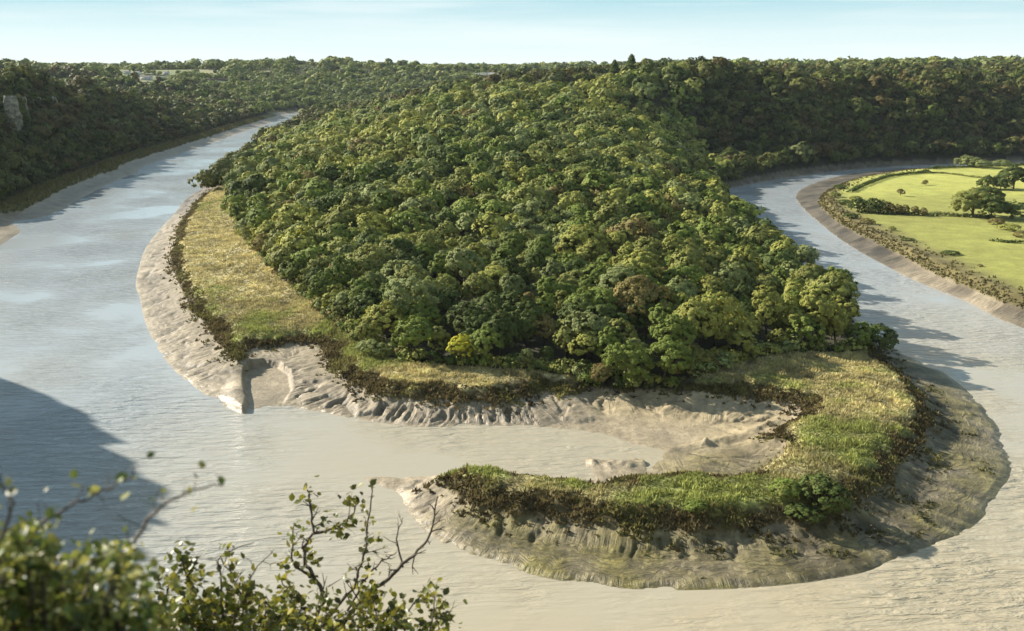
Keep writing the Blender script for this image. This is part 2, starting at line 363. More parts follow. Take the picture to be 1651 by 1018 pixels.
# ------------------------------------------------------------------ materials
def newmat(name):
    m = bpy.data.materials.new(name); m.use_nodes = True
    nt = m.node_tree; nt.nodes.clear()
    return m, nt, nt.nodes.new('ShaderNodeOutputMaterial')
def N(nt, typ, **kw):
    n = nt.nodes.new(typ)
    for k, v in kw.items():
        if k in n.inputs.keys() if isinstance(k, str) else False: n.inputs[k].default_value = v
        else: setattr(n, k, v)
    return n

def leaf_material(name, transl=0.22, rough=0.65, spec=0.08):
    m, nt, out = newmat(name)
    at = N(nt, 'ShaderNodeAttribute', attribute_name='col'); oi = N(nt, 'ShaderNodeObjectInfo')
    mx = N(nt, 'ShaderNodeMix', data_type='RGBA', blend_type='MULTIPLY'); mx.inputs[0].default_value = 1
    nt.links.new(at.outputs['Color'], mx.inputs[6]); nt.links.new(oi.outputs['Color'], mx.inputs[7])
    b = N(nt, 'ShaderNodeBsdfPrincipled'); b.inputs['Roughness'].default_value = rough; b.inputs['Specular IOR Level'].default_value = spec
    t = N(nt, 'ShaderNodeBsdfTranslucent'); ms = N(nt, 'ShaderNodeMixShader'); ms.inputs[0].default_value = transl
    nt.links.new(mx.outputs[2], b.inputs['Base Color']); nt.links.new(mx.outputs[2], t.inputs['Color'])
    nt.links.new(b.outputs[0], ms.inputs[1]); nt.links.new(t.outputs[0], ms.inputs[2]); nt.links.new(ms.outputs[0], out.inputs[0])
    return m
M_leaf = leaf_material('tree_foliage')
M_grass = leaf_material('marsh_grass_blades', 0.3, 0.7, 0.1)
M_shrubleaf = leaf_material('shrub_leaf', 0.35, 0.42, 0.35)

def bark_material(name, c1, c2, scale):
    m, nt, out = newmat(name)
    tc = N(nt, 'ShaderNodeTexCoord'); no = N(nt, 'ShaderNodeTexNoise'); no.inputs['Scale'].default_value = scale; no.inputs['Detail'].default_value = 6
    r = N(nt, 'ShaderNodeValToRGB'); r.color_ramp.elements[0].color = (*c1, 1); r.color_ramp.elements[1].color = (*c2, 1)
    r.color_ramp.elements[0].position = 0.35; r.color_ramp.elements[1].position = 0.68
    b = N(nt, 'ShaderNodeBsdfPrincipled'); b.inputs['Roughness'].default_value = 0.85
    bp = N(nt, 'ShaderNodeBump'); bp.inputs['Strength'].default_value = 0.5
    nt.links.new(tc.outputs['Object'], no.inputs['Vector']); nt.links.new(no.outputs[0], r.inputs[0]); nt.links.new(r.outputs[0], b.inputs['Base Color'])
    nt.links.new(no.outputs[0], bp.inputs['Height']); nt.links.new(bp.outputs[0], b.inputs['Normal']); nt.links.new(b.outputs[0], out.inputs[0])
    return m
M_bark = bark_material('bark', (0.04, 0.03, 0.02), (0.12, 0.095, 0.07), 3)
M_twig = bark_material('twig_bark', (0.05, 0.035, 0.02), (0.13, 0.10, 0.06), 30)
M_rock = bark_material('limestone', (0.10, 0.085, 0.055), (0.36, 0.32, 0.22), 0.35)
M_wall = bark_material('whitewash', (0.6, 0.58, 0.53), (0.75, 0.73, 0.68), 1.0)
M_roof = bark_material('slate_roof', (0.10, 0.09, 0.09), (0.2, 0.18, 0.17), 2.0)

def ground_material():
    m, nt, out = newmat('ground')
    at = N(nt, 'ShaderNodeAttribute', attribute_name='col'); geo = N(nt, 'ShaderNodeNewGeometry')
    n1 = N(nt, 'ShaderNodeTexNoise'); n1.inputs['Scale'].default_value = 0.9; n1.inputs['Detail'].default_value = 8; n1.inputs['Roughness'].default_value = 0.7
    n2 = N(nt, 'ShaderNodeTexNoise'); n2.inputs['Scale'].default_value = 0.12; n2.inputs['Detail'].default_value = 6
    for n in (n1, n2): nt.links.new(geo.outputs['Position'], n.inputs['Vector'])
    mr = N(nt, 'ShaderNodeMapRange'); mr.inputs[1].default_value = 0.3; mr.inputs[2].default_value = 0.7; mr.inputs[3].default_value = 0.72; mr.inputs[4].default_value = 1.25
    mr2 = N(nt, 'ShaderNodeMapRange'); mr2.inputs[1].default_value = 0.3; mr2.inputs[2].default_value = 0.7; mr2.inputs[3].default_value = 0.85; mr2.inputs[4].default_value = 1.15
    mu = N(nt, 'ShaderNodeMath', operation='MULTIPLY')
    nt.links.new(n1.outputs[0], mr.inputs[0]); nt.links.new(n2.outputs[0], mr2.inputs[0]); nt.links.new(mr.outputs[0], mu.inputs[0]); nt.links.new(mr2.outputs[0], mu.inputs[1])
    bk = N(nt, 'ShaderNodeAttribute', attribute_name='bank'); sx = N(nt, 'ShaderNodeSeparateXYZ'); nt.links.new(bk.outputs['Vector'], sx.inputs[0])
    hs_ = []
    for (fx, fy, de, ro) in ((1.05, 0.10, 5, 0.6), (0.16, 1.5, 5, 0.65)):
        a1 = N(nt, 'ShaderNodeMath', operation='MULTIPLY'); a1.inputs[1].default_value = fx; a2 = N(nt, 'ShaderNodeMath', operation='MULTIPLY'); a2.inputs[1].default_value = fy
        nt.links.new(sx.outputs[0], a1.inputs[0]); nt.links.new(sx.outputs[1], a2.inputs[0]); cb = N(nt, 'ShaderNodeCombineXYZ'); nt.links.new(a1.outputs[0], cb.inputs[0]); nt.links.new(a2.outputs[0], cb.inputs[1])
        tn = N(nt, 'ShaderNodeTexNoise'); tn.inputs['Scale'].default_value = 1.0; tn.inputs['Detail'].default_value = de; tn.inputs['Roughness'].default_value = ro; tn.inputs['Distortion'].default_value = 0.5
        nt.links.new(cb.outputs[0], tn.inputs['Vector']); hs_.append(tn)
    dk = N(nt, 'ShaderNodeMapRange'); dk.inputs[1].default_value = 0.9; dk.inputs[2].default_value = 1.6; nt.links.new(sx.outputs[2], dk.inputs[0])
    hm = N(nt, 'ShaderNodeMix', data_type='FLOAT'); hm.inputs[0].default_value = 0; nt.links.new(dk.outputs[0], hm.inputs[0]); nt.links.new(hs_[0].outputs[0], hm.inputs[2]); nt.links.new(hs_[1].outputs[0], hm.inputs[3])
    cr = N(nt, 'ShaderNodeMapRange'); cr.inputs[1].default_value = 0.36; cr.inputs[2].default_value = 0.6; cr.inputs[3].default_value = 0.58; cr.inputs[4].default_value = 1.15; nt.links.new(hm.outputs[0], cr.inputs[0])
    mk = N(nt, 'ShaderNodeMath', operation='MINIMUM'); mk.inputs[1].default_value = 1.0; nt.links.new(sx.outputs[2], mk.inputs[0])
    cm = N(nt, 'ShaderNodeMix', data_type='FLOAT'); cm.inputs[2].default_value = 1.0; nt.links.new(mk.outputs[0], cm.inputs[0]); nt.links.new(cr.outputs[0], cm.inputs[3])
    mu2 = N(nt, 'ShaderNodeMath', operation='MULTIPLY'); nt.links.new(mu.outputs[0], mu2.inputs[0]); nt.links.new(cm.outputs[0], mu2.inputs[1]); mu = mu2
    bh = N(nt, 'ShaderNodeMath', operation='MULTIPLY'); nt.links.new(hm.outputs[0], bh.inputs[0]); nt.links.new(mk.outputs[0], bh.inputs[1])
    b0 = N(nt, 'ShaderNodeBump'); b0.inputs['Strength'].default_value = 0.9; b0.inputs['Distance'].default_value = 0.9; nt.links.new(bh.outputs[0], b0.inputs['Height'])
    vm = N(nt, 'ShaderNodeVectorMath', operation='SCALE')
    nt.links.new(at.outputs['Color'], vm.inputs[0]); nt.links.new(mu.outputs[0], vm.inputs['Scale'])
    b = N(nt, 'ShaderNodeBsdfPrincipled'); b.inputs['Specular IOR Level'].default_value = 0.3
    rr = N(nt, 'ShaderNodeMapRange'); rr.inputs[2].default_value = 1.3; rr.inputs[3].default_value = 0.95; rr.inputs[4].default_value = 0.3
    nt.links.new(at.outputs['Alpha'], rr.inputs[0]); nt.links.new(rr.outputs[0], b.inputs['Roughness'])
    bp = N(nt, 'ShaderNodeBump'); bp.inputs['Strength'].default_value = 0.6; bp.inputs['Distance'].default_value = 0.5
    nt.links.new(n1.outputs[0], bp.inputs['Height']); nt.links.new(b0.outputs[0], bp.inputs['Normal']); nt.links.new(bp.outputs[0], b.inputs['Normal'])
    nt.links.new(vm.outputs[0], b.inputs['Base Color']); nt.links.new(b.outputs[0], out.inputs[0])
    return m
M_ground = ground_material()

def water_material():
    m, nt, out = newmat('muddy_water')
    geo = N(nt, 'ShaderNodeNewGeometry')
    mp = N(nt, 'ShaderNodeMapping'); mp.inputs['Rotation'].default_value = (0, 0, math.radians(-12)); mp.inputs['Scale'].default_value = (0.15, 0.52, 1)
    nt.links.new(geo.outputs['Position'], mp.inputs[0])
    w1 = N(nt, 'ShaderNodeTexNoise'); w1.inputs['Scale'].default_value = 1.0; w1.inputs['Detail'].default_value = 4; w1.inputs['Roughness'].default_value = 0.55; w1.inputs['Distortion'].default_value = 0.4
    nt.links.new(mp.outputs[0], w1.inputs['Vector'])
    big = N(nt, 'ShaderNodeTexNoise'); big.inputs['Scale'].default_value = 0.016; big.inputs['Detail'].default_value = 3
    nt.links.new(geo.outputs['Position'], big.inputs['Vector'])
    ms = N(nt, 'ShaderNodeMapRange'); ms.inputs[1].default_value = 0.42; ms.inputs[2].default_value = 0.60; ms.inputs[3].default_value = 0.06; ms.inputs[4].default_value = 1.0
    nt.links.new(big.outputs[0], ms.inputs[0])
    bp = N(nt, 'ShaderNodeBump'); bp.inputs['Distance'].default_value = 1.6
    nt.links.new(ms.outputs[0], bp.inputs['Strength']); nt.links.new(w1.outputs[0], bp.inputs['Height'])
    at = N(nt, 'ShaderNodeAttribute', attribute_name='col')
    b = N(nt, 'ShaderNodeBsdfPrincipled'); b.inputs['IOR'].default_value = 1.33; b.inputs['Roughness'].default_value = 0.08
    nt.links.new(at.outputs['Color'], b.inputs['Base Color'])
    nt.links.new(bp.outputs[0], b.inputs['Normal']); nt.links.new(b.outputs[0], out.inputs[0])
    return m
M_water = water_material()

# ------------------------------------------------------------------ ground and water
V = np.stack([gx, gy, GH], -1).reshape(-1, 3)
idx = np.arange(NR * NC).reshape(NR, NC)
F = np.stack([idx[:-1, :-1], idx[:-1, 1:], idx[1:, 1:], idx[1:, :-1]], -1).reshape(-1)
o = link('ground', mesh_np('ground', V, F, 4, [M_ground], np.hstack([GCOL.reshape(-1, 3), GM.reshape(-1, 1)]), True))
o.data.attributes.new('bank', 'FLOAT_VECTOR', 'POINT').data.foreach_set('vector', GB.reshape(-1).astype(np.float32))
tag(o, 'river banks, pale mud flats, marsh and wooded hills round the river bend', kind='structure')

wy = np.concatenate([np.arange(30, 300, 6.0), 300 * 1.03 ** np.arange(0, 70)]); wt = np.linspace(-0.72, 0.72, 121)
wx = wt[None, :] * (wy[:, None] + OFF); wyy = np.repeat(wy[:, None], len(wt), 1)
silt = sstep(420, 170, wyy) * sstep(-130, 10, wx); silt = np.clip(silt + 0.5 * fbm(wx / 50, wyy / 50, 3), 0, 1)[..., None]
wc = np.array((0.335, 0.355, 0.355)) * (1 - silt) + np.array((0.365, 0.312, 0.212)) * silt
idx = np.arange(len(wy) * len(wt)).reshape(len(wy), len(wt))
F = np.stack([idx[:-1, :-1], idx[:-1, 1:], idx[1:, 1:], idx[1:, :-1]], -1).reshape(-1)
o = link('water', mesh_np('water', np.stack([wx, wyy, 0 * wx], -1).reshape(-1, 3), F, 4, [M_water], wc.reshape(-1, 3), True))
tag(o, 'silty pale river looping round the wooded headland', kind='structure')

# ------------------------------------------------------------------ foliage shapes
def unit(v): return v / np.maximum(np.linalg.norm(v, axis=1, keepdims=True), 1e-9)
def clump_quads(Pt, Nn, size, r):
    """folded diamond leaf sprays at Pt facing Nn: (n*4,3)"""
    n = len(Pt)
    a = unit(np.cross(Nn, r.normal(size=(n, 3)))); b = np.cross(Nn, a)
    s = size * r.uniform(0.65, 1.35, (n, 1))
    w = r.uniform(0.55, 0.9, (n, 1))
    q = np.stack([Pt + a * s * .5, Pt + b * s * .5 * w - Nn * s * .16, Pt - a * s * .5, Pt - b * s * .5 * w - Nn * s * .16], 1)
    return q.reshape(-1, 3)

def crown_points(seed, shape, n):
    """points and normals on the lobes of a crown of unit height standing on z = 0"""
    r = np.random.default_rng(seed)
    R, zc, zr, nl = {'round': (0.44, 0.53, 0.46, 10), 'broad': (0.54, 0.53, 0.42, 12), 'upright': (0.32, 0.50, 0.50, 10), 'low': (0.62, 0.42, 0.42, 12), 'shrub': (0.75, 0.42, 0.45, 10)}[shape]
    d = unit(r.normal(size=(nl, 3))); d[:, 2] = np.abs(d[:, 2]) * 1.0 + r.uniform(-0.45, 0.25, nl); d = unit(d)
    d[0] = (0, 0, 1)
    lc = d * np.array([R * .62, R * .62, zr * .62]) * r.uniform(0.8, 1.15, (nl, 1)) + np.array([0, 0, zc])
    lr = R * r.uniform(0.36, 0.62, nl)
    if shape == 'upright': lr *= 1.1
    nt_ = max(24, min(170, n // 14)); tp, tn = [], []; tot = 0
    while tot < nt_:                                        # tufts over the lobes
        k = r.choice(nl, 3000, p=lr ** 2 / (lr ** 2).sum()); dd = unit(r.normal(size=(3000, 3)))
        p = lc[k] + dd * (lr[k] * r.uniform(0.8, 1.12, 3000))[:, None]
        ok = (dd[:, 2] > -0.6) & (p[:, 2] > 0.05)
        for q in range(nl):
            ok &= ~((q != k) & (np.linalg.norm(p - lc[q], axis=1) < lr[q] * 0.82))
        tp.append(p[ok]); tn.append(dd[ok]); tot += int(ok.sum())
    tp = np.vstack(tp)[:nt_]; tn = np.vstack(tn)[:nt_]
    tr_ = r.uniform(0.55, 1.25, nt_) * R * 1.9 / math.sqrt(nt_)
    k = r.choice(nt_, n, p=tr_ ** 2 / (tr_ ** 2).sum())
    dd = unit(r.normal(size=(n, 3)) + tn[k] * 0.75)
    pts = tp[k] + dd * (tr_[k] * r.uniform(0.55, 1.1, n))[:, None] * np.array([1, 1, 0.8])
    pts[:, 2] = np.maximum(pts[:, 2], 0.02); pts[:, 2] /= max(1.0, pts[:, 2].max())
    cd = unit((pts - np.array([0, 0, zc * .85])) / np.array([R, R, zr]))
    nrm = unit(0.55 * dd + 0.55 * tn[k] + 0.75 * cd + r.normal(size=dd.shape) * 0.33)
    return pts, nrm, r

def conifer_points(seed, n):
    r = np.random.default_rng(seed)
    z = 1 - np.sqrt(r.uniform(0, 1, n)) * 0.88; a = r.uniform(0, 2 * PI, n)
    tier = 0.75 + 0.25 * np.abs(np.sin(z * 26 + a)); rad = 0.24 * (1 - z) * tier * r.uniform(0.75, 1.05, n) + 0.01
    p = np.stack([np.cos(a) * rad, np.sin(a) * rad, z], 1)
    nn = unit(np.stack([np.cos(a), np.sin(a), 0.7 + 0 * a], 1) + r.normal(size=(n, 3)) * .3)
    return p, nn, r

def tube(path, radii, k=6):
    path = np.array(path, float); n = len(path)
    V = []; F = []
    for i in range(n):
        t = path[min(i + 1, n - 1)] - path[max(i - 1, 0)]; t /= max(np.linalg.norm(t), 1e-9)
        u = np.cross(t, (0.3, 0.9, 0.2)); u /= np.linalg.norm(u); v = np.cross(t, u)
        for q in range(k):
            a = 2 * PI * q / k; V.append(path[i] + (u * math.cos(a) + v * math.sin(a)) * radii[i])
    for i in range(n - 1):
        for q in range(k):
            F += [i * k + q, i * k + (q + 1) % k, (i + 1) * k + (q + 1) % k, (i + 1) * k + q]
    return np.array(V), F

def trunk_mesh(seed, shape):
    r = np.random.default_rng(seed + 500)
    Vs = []; Fs = []; off = 0
    def add(path, rad):
        nonlocal off
        v, f = tube(path, rad, 6); Vs.append(v); Fs.extend([q + off for q in f]); off += len(v)
    lean = r.normal(size=2) * 0.03
    add([(0, 0, -0.08), (0, 0, 0.02), (lean[0], lean[1], 0.3), (lean[0] * 2, lean[1] * 2, 0.62)], [0.035, 0.026, 0.02, 0.008])
    for k in range(5):
        a = r.uniform(0, 2 * PI); z0 = r.uniform(0.2, 0.42); L = r.uniform(0.18, 0.3)
        add([(lean[0], lean[1], z0), (math.cos(a) * L * .5, math.sin(a) * L * .5, z0 + 0.12), (math.cos(a) * L, math.sin(a) * L, z0 + 0.24)], [0.014, 0.01, 0.004])
    return mesh_np('trunk', np.vstack(Vs), Fs, 4, [M_bark], None, True)

def crown_mesh(seed, shape, n, size):
    p, nn, r = (conifer_points(seed, n) if shape == 'conifer' else crown_points(seed, shape, n))
    q = clump_quads(p, nn, size, r)
    c = np.repeat(r.uniform(0.8, 1.2, (n, 1)) * (1 + r.normal(size=(n, 3)) * [0.07, 0.04, 0.06]), 4, 0)
    return mesh_np('crown', q, np.arange(n * 4), 4, [M_leaf], np.clip(c, .3, 2))

NEAR = {}
for sh, k0, cnt in (('round', 100, 8), ('broad', 200, 5), ('upright', 300, 7)):
    for k in range(cnt):
        NEAR.setdefault(sh, []).append((crown_mesh(k0 + k, sh, 6800, 0.043), trunk_mesh(k0 + k, sh)))
NEAR['conifer'] = [(crown_mesh(400, 'conifer', 900, 0.07), trunk_mesh(400, 'conifer'))]
NEAR['low'] = [(crown_mesh(420 + k, 'low', 2200, 0.085), None) for k in range(3)]

PAL = {'olive': (0.232, 0.240, 0.064), 'mid green': (0.162, 0.201, 0.041), 'yellow-green': (0.297, 0.298, 0.069), 'grey-green': (0.232, 0.257, 0.090),
       'brownish': (0.216, 0.175, 0.059), 'dark green': (0.095, 0.122, 0.032), 'bright yellow': (0.507, 0.480, 0.053)}
PK = ['olive', 'mid green', 'yellow-green', 'grey-green', 'brownish', 'dark green']
PW = np.array([0.34, 0.28, 0.09, 0.17, 0.025, 0.095]); PW /= PW.sum()

def place_tree(name, shape, x, y, H, colour, rz, label, group=None, vi=None, widen=1.0, z=None, cat='tree'):
    cr, tr = NEAR[shape][vi if vi is not None else random.randrange(len(NEAR[shape]))]
    e = bpy.data.objects.new(name, None); C.objects.link(e)
    e.empty_display_size = 1
    q_ = np.random.default_rng(int(abs(x * 57 + y * 91)) + 1)
    e.location = (x, y, (hz(x, y) if z is None else z) - 0.15); e.rotation_euler = (q_.normal() * .05, q_.normal() * .05, rz); e.scale = (H * widen * q_.uniform(.88, 1.14), H * widen * q_.uniform(.88, 1.14), H)
    tag(e, label, cat, group)
    c = link('crown', cr, e); f = PAL[colour] if isinstance(colour, str) else colour
    j = np.random.default_rng(int(abs(x * 31 + y * 17)) + 3).uniform(0.85, 1.15)
    c.color = (f[0] * j, f[1] * j, f[2] * j, 1)
    if tr is not None: link('trunk', tr, e)
    return e

def place_bush(name, x, y, H, colour, rz, label, group=None, widen=1.0, cat='bush'):
    o = link(name, random.choice(NEAR['low'])[0], None, (x, y, hz(x, y) - 0.2), rz, (H * widen, H * widen, H))
    f = PAL[colour] if isinstance(colour, str) else colour
    o.color = (*f, 1)
    return tag(o, label, cat, group)

# ------------------------------------------------------------------ woods
def hexgrid(x0, x1, y0, y1, s, r):
    nx = int((x1 - x0) / s) + 1; ny = int((y1 - y0) / (s * 0.87)) + 1
    i, j = np.meshgrid(np.arange(nx), np.arange(ny))
    x = x0 + (i + 0.5 * (j % 2)) * s + r.uniform(-.34, .34, i.shape) * s
    y = y0 + j * s * 0.87 + r.uniform(-.34, .34, i.shape) * s
    return x.ravel(), y.ravel()

def seen(x, y, z, top, mx=0.08, slack=10.0):
    """in the frame (with a margin) and not hidden deep behind the ground"""
    a, b, f = proj(x, y, z + top)
    a2, b2, _ = proj(x, y, z)
    ok = (a > -1651 * mx) & (a < 1651 * (1 + mx)) & (b < 1018 * 1.06) & (f > 1)
    k = np.nonzero(ok)[0]
    if len(k):
        zt = z[k] + top
        hid = np.zeros(len(k), bool)
        for s in np.linspace(0.12, 0.985, 90):
            xs, yy, zz = x[k] * s, y[k] * s, CAMH + (zt - CAMH) * s
            hid |= look(GH, xs, yy) > zz + slack
        ok[k[hid]] = False
    return ok

r = np.random.default_rng(21)
# the wood on the headland
hx, hy = hexgrid(-330, 230, 235, 1000, 8.3, r)
zn = look(GZ, hx, hy)
keep = (zn == 3) & inside(hx, hy, wood_poly) & (r.random(len(hx)) > 0.05)
hx, hy = hx[keep], hy[keep]; hzv = look(GH, hx, hy)
ok = seen(hx, hy, hzv, 10, 0.04, 6.0)
hx, hy, hzv = hx[ok], hy[ok], hzv[ok]
dist = np.hypot(hx, hy)
order = np.argsort(dist); hx, hy, hzv, dist = hx[order], hy[order], hzv[order], dist[order]
de, _ = segdist(hx, hy, wood_edge)
N_IND = 262
hH = np.clip(r.normal(10.8, 3.2, len(hx)), 4.8, 18); hH *= np.where(de < 7, 0.78, 1.0)
hc = np.array([PK[k] for k in r.choice(len(PK), len(hx), p=PW)])
pt = vnoise(hx / 38 + 4, hy / 38)                       # stands of one kind
hc = hc.astype('U16')
hc = np.where((pt > 0.68) & (r.random(len(hx)) < 0.6), 'yellow-green', hc); hc = np.where((pt < 0.3) & (r.random(len(hx)) < 0.5), 'dark green', hc)
hs = r.choice(['round', 'broad', 'upright'], len(hx), p=[0.46, 0.16, 0.38]); hc = hc.astype('U16')
yel = [(742, 575, 8.5), (945, 575, 9.5), (622, 383, 9.5)]
for (qx, qy, H) in yel:
    x, y, z = hit(qx, qy, 4.0)
    k = np.argmin(np.hypot(hx - x, hy - y)); hc[k] = 'bright yellow' if qx != 945 else 'yellow-green'; hH[k] = H; hs[k] = 'round'
    if qx == 742: hx[k], hy[k] = P(742, 590, 6)

def zone_word(x, y):
    px, _, _ = proj(x, y, 12.0)
    px = float(px)
    if px < 560: return 'above the long yellow marsh'
    if px < 720: return 'above the narrow grassy bank'
    if px < 900: return 'above the gullied mud bank'
    if px < 1110: return 'above the muddy inlet head'
    if px < 1300: return 'above the wide reed bed'
    return "at the wood's right point"
ROW = ['in the front row', 'in the second row', 'in the third row', 'in the fourth row', 'in the fifth row', 'in the sixth row', 'in the seventh row', 'in the eighth row', 'in the ninth row', 'in the tenth row', 'in the eleventh row', 'in the twelfth row', 'far up the slope']
ORD = ['leftmost', 'second from left', 'third from left', 'fourth from left', 'fifth from left', 'sixth from left', 'seventh from left', 'eighth from left', 'ninth from left']
keys = {}
for k in range(N_IND):
    row = min(int(de[k] / 8.5), 12)
    keys.setdefault((hc[k], hs[k], zone_word(hx[k], hy[k]), ROW[row]), []).append(k)
lab = {}
for (c_, s_, z_, w_), L in keys.items():
    L.sort(key=lambda k: proj(hx[k], hy[k], hzv[k])[0])
    for q, k in enumerate(L):
        nm = f'{c_} {s_} tree {w_}, {z_}'
        nm = nm.replace('dark green', 'dark-green').replace('mid green', 'mid-green'); c_ = c_.replace(' ', '-')
        lab[k] = nm if len(L) == 1 else f'{c_} {s_} tree, {ORD[min(q, 8)]} such {w_}, {z_}'
for k in range(N_IND):
    place_tree('broadleaf_tree', str(hs[k]), hx[k], hy[k], hH[k], str(hc[k]), r.uniform(0, 2 * PI), lab[k], 'trees of the wood on the headland', widen=r.uniform(0.82, 1.1), z=hzv[k])

# masses of farther trees: one mesh each
LIB = {}
def lib(shape, seed, n, size):
    key = (shape, seed, n)
    if key not in LIB:
        p, nn, q = crown_points(seed, shape, n); LIB[key] = clump_quads(p, nn, size, q).astype(np.float32)
    return LIB[key]
def wood_mass(name, x, y, z, H, cols, r, label, n_of, size_of, shapes=('round', 'broad', 'round', 'upright'), widen=1.0):
    Vs, Cs = [], []
    rot = r.uniform(0, 2 * PI, len(x)); sh = r.integers(0, len(shapes), len(x)); sd = r.integers(0, 5, len(x)); wd = r.uniform(0.85, 1.12, len(x)) * widen
    dd = np.hypot(x, y)
    for k in range(len(x)):
        n = n_of(dd[k]); q = lib(shapes[sh[k]], 900 + int(sd[k]), n, size_of(dd[k]))
        c, s = math.cos(rot[k]), math.sin(rot[k])
        w = np.empty_like(q); w[:, 0] = (q[:, 0] * c - q[:, 1] * s) * H[k] * wd[k] + x[k]; w[:, 1] = (q[:, 0] * s + q[:, 1] * c) * H[k] * wd[k] + y[k]; w[:, 2] = q[:, 2] * H[k] + z[k] - 0.3
        Vs.append(w)
        cc = np.array(cols[k]) * np.repeat(r.uniform(0.82, 1.2, (n, 1)), 4, 0); Cs.append(cc)
    Vv = np.vstack(Vs); o = link(name, mesh_np(name, Vv, np.arange(len(Vv)), 4, [M_leaf], np.vstack(Cs)))
    return tag(o, label, None, None, 'stuff')
def palette(n, r, weights=PW, gain=1.0):
    ks = r.choice(len(PK), n, p=weights / np.sum(weights)); return [tuple(np.array(PAL[PK[k]]) * gain * r.uniform(.85, 1.18)) for k in ks]
n_of = lambda d: 1100 if d < 480 else 650 if d < 650 else 360 if d < 900 else 200 if d < 1300 else 70
s_of = lambda d: 0.09 if d < 480 else 0.115 if d < 650 else 0.15 if d < 900 else 0.19 if d < 1300 else 0.32

q = slice(N_IND, None)
wood_mass('woodland', hx[q], hy[q], hzv[q], hH[q], [tuple(np.array(PAL[str(c)]) * r.uniform(.85, 1.18)) for c in hc[q]], r, 'dense olive wood climbing the back of the headland', n_of, s_of)

ux, uy = hexgrid(-260, 140, 235, 690, 2.6, r)
k = (look(GZ, ux, uy) == 3); ux, uy = ux[k], uy[k]; d, _ = segdist(ux, uy, wood_edge); k = d < 5.5; ux, uy = ux[k], uy[k]
wood_mass('undergrowth', ux, uy, look(GH, ux, uy), np.clip(r.normal(2.6, 0.9, len(ux)), 1.2, 5), palette(len(ux), r, np.array([.3, .25, .1, .15, .1, .2])), r, 'scrubby undergrowth along the foot of the wood', lambda d: 160, lambda d: 0.24, ('low', 'shrub'))

def region(x0, x1, y0, y1, s, zones, top, cond=None, mx=0.05, slack=8.0):
    x, y = hexgrid(x0, x1, y0, y1, s, r)
    k = (np.abs(x / (y + OFF)) < 0.715); x, y = x[k], y[k]
    zz = look(GZ, x, y); k = np.isin(zz, zones)
    if cond is not None: k &= cond(x, y)
    x, y = x[k], y[k]; z = look(GH, x, y)
    k = seen(x, y, z, top, mx, slack)
    return x[k], y[k], z[k]

SITES = [(205, 117, 13, 7, 5.0, 0.2, 'white cottage farthest left on the far plateau'), (222, 118, 12, 7, 5, -0.3, 'white cottage second from left on the far plateau'),
         (236, 126, 22, 8, 5.5, 0.1, 'long low white farmhouse on the far plateau'), (262, 127, 13, 7, 5, 0.4, 'white cottage right of the long farmhouse'), (268, 118, 12, 7, 5, 0.0, 'small pale cottage above the long farmhouse')]
SITES = [(hit(a[0], a[1], 4.0), a) for a in SITES]
CRAGS = [(22, 200, 13, 34, 'largest pale limestone crag low on the left hillside', 3), (40, 182, 6, 22, 'narrow pale crag beside the largest one', 5), (85, 168, 9, 13, 'pale crag standing apart to the right on the left hillside', 8), (52, 160, 16, 5, 'thin tan rock ledge near the top of the left hillside', 12)]
CRAGS = [(hit(a[0], a[1], 3.0), a) for a in CRAGS]
def clear(x, y):
    ok = np.ones(len(x), bool)
    for (sx, sy, sz), a in CRAGS:
        D = math.hypot(sx, sy); along = (x * sx + y * sy) / D - D; across = np.abs(x * sy - y * sx) / D
        ok &= ~((across < a[2] * .3 + 1) & (along > -20) & (along < 6))
    for (sx, sy, sz), a in SITES:
        D = math.hypot(sx, sy); along = (x * sx + y * sy) / D - D; across = np.abs(x * sy - y * sx) / D
        ok &= ~((across < a[2] * .5 + 7) & (along > -230) & (along < 12))
    return ok
# left hillside
x, y, z = region(-1200, -240, 430, 1780, 7.4, [6], 10, clear)
wood_mass('hillside_wood', x, y, z, np.clip(np.exp(r.normal(2.3, .28, len(x))) * (1 + 1.3 * (vnoise(x / 17, y / 30) - .6) * (z > 52)) + (z > 52) * (r.random(len(x)) < .07) * r.uniform(3, 8, len(x)), 4, 20), palette(len(x), r, np.array([.3, .22, .03, .06, .17, .22]), 0.5), r, 'dark wooded hillside rising over the left bank', n_of, s_of)  # low palette gain paints the hillside's shade into the leaf colour
# right hillside and its plateau, and the back of the headland
x, y, z = region(-330, 1300, 640, 1560, 7.4, [3, 4], 11, lambda a, b: ~((b < 1000) & inside(a, b, wood_poly)))
wood_mass('ridge_wood', x, y, z, np.clip(np.exp(r.normal(2.3, .27, len(x))) * (1 + 1.3 * (vnoise(x / 15, y / 40) - .55) * (z > 54)) + (z > 54) * (r.random(len(x)) < .07) * r.uniform(3, 9, len(x)), 4, 21), palette(len(x), r, np.array([.34, .24, .03, .05, .16, .18]), 0.5), r, 'dark brown-green wooded ridge behind the right river bend', n_of, s_of)  # leaf colour dimmed here to stand in for shade on the ridge slope
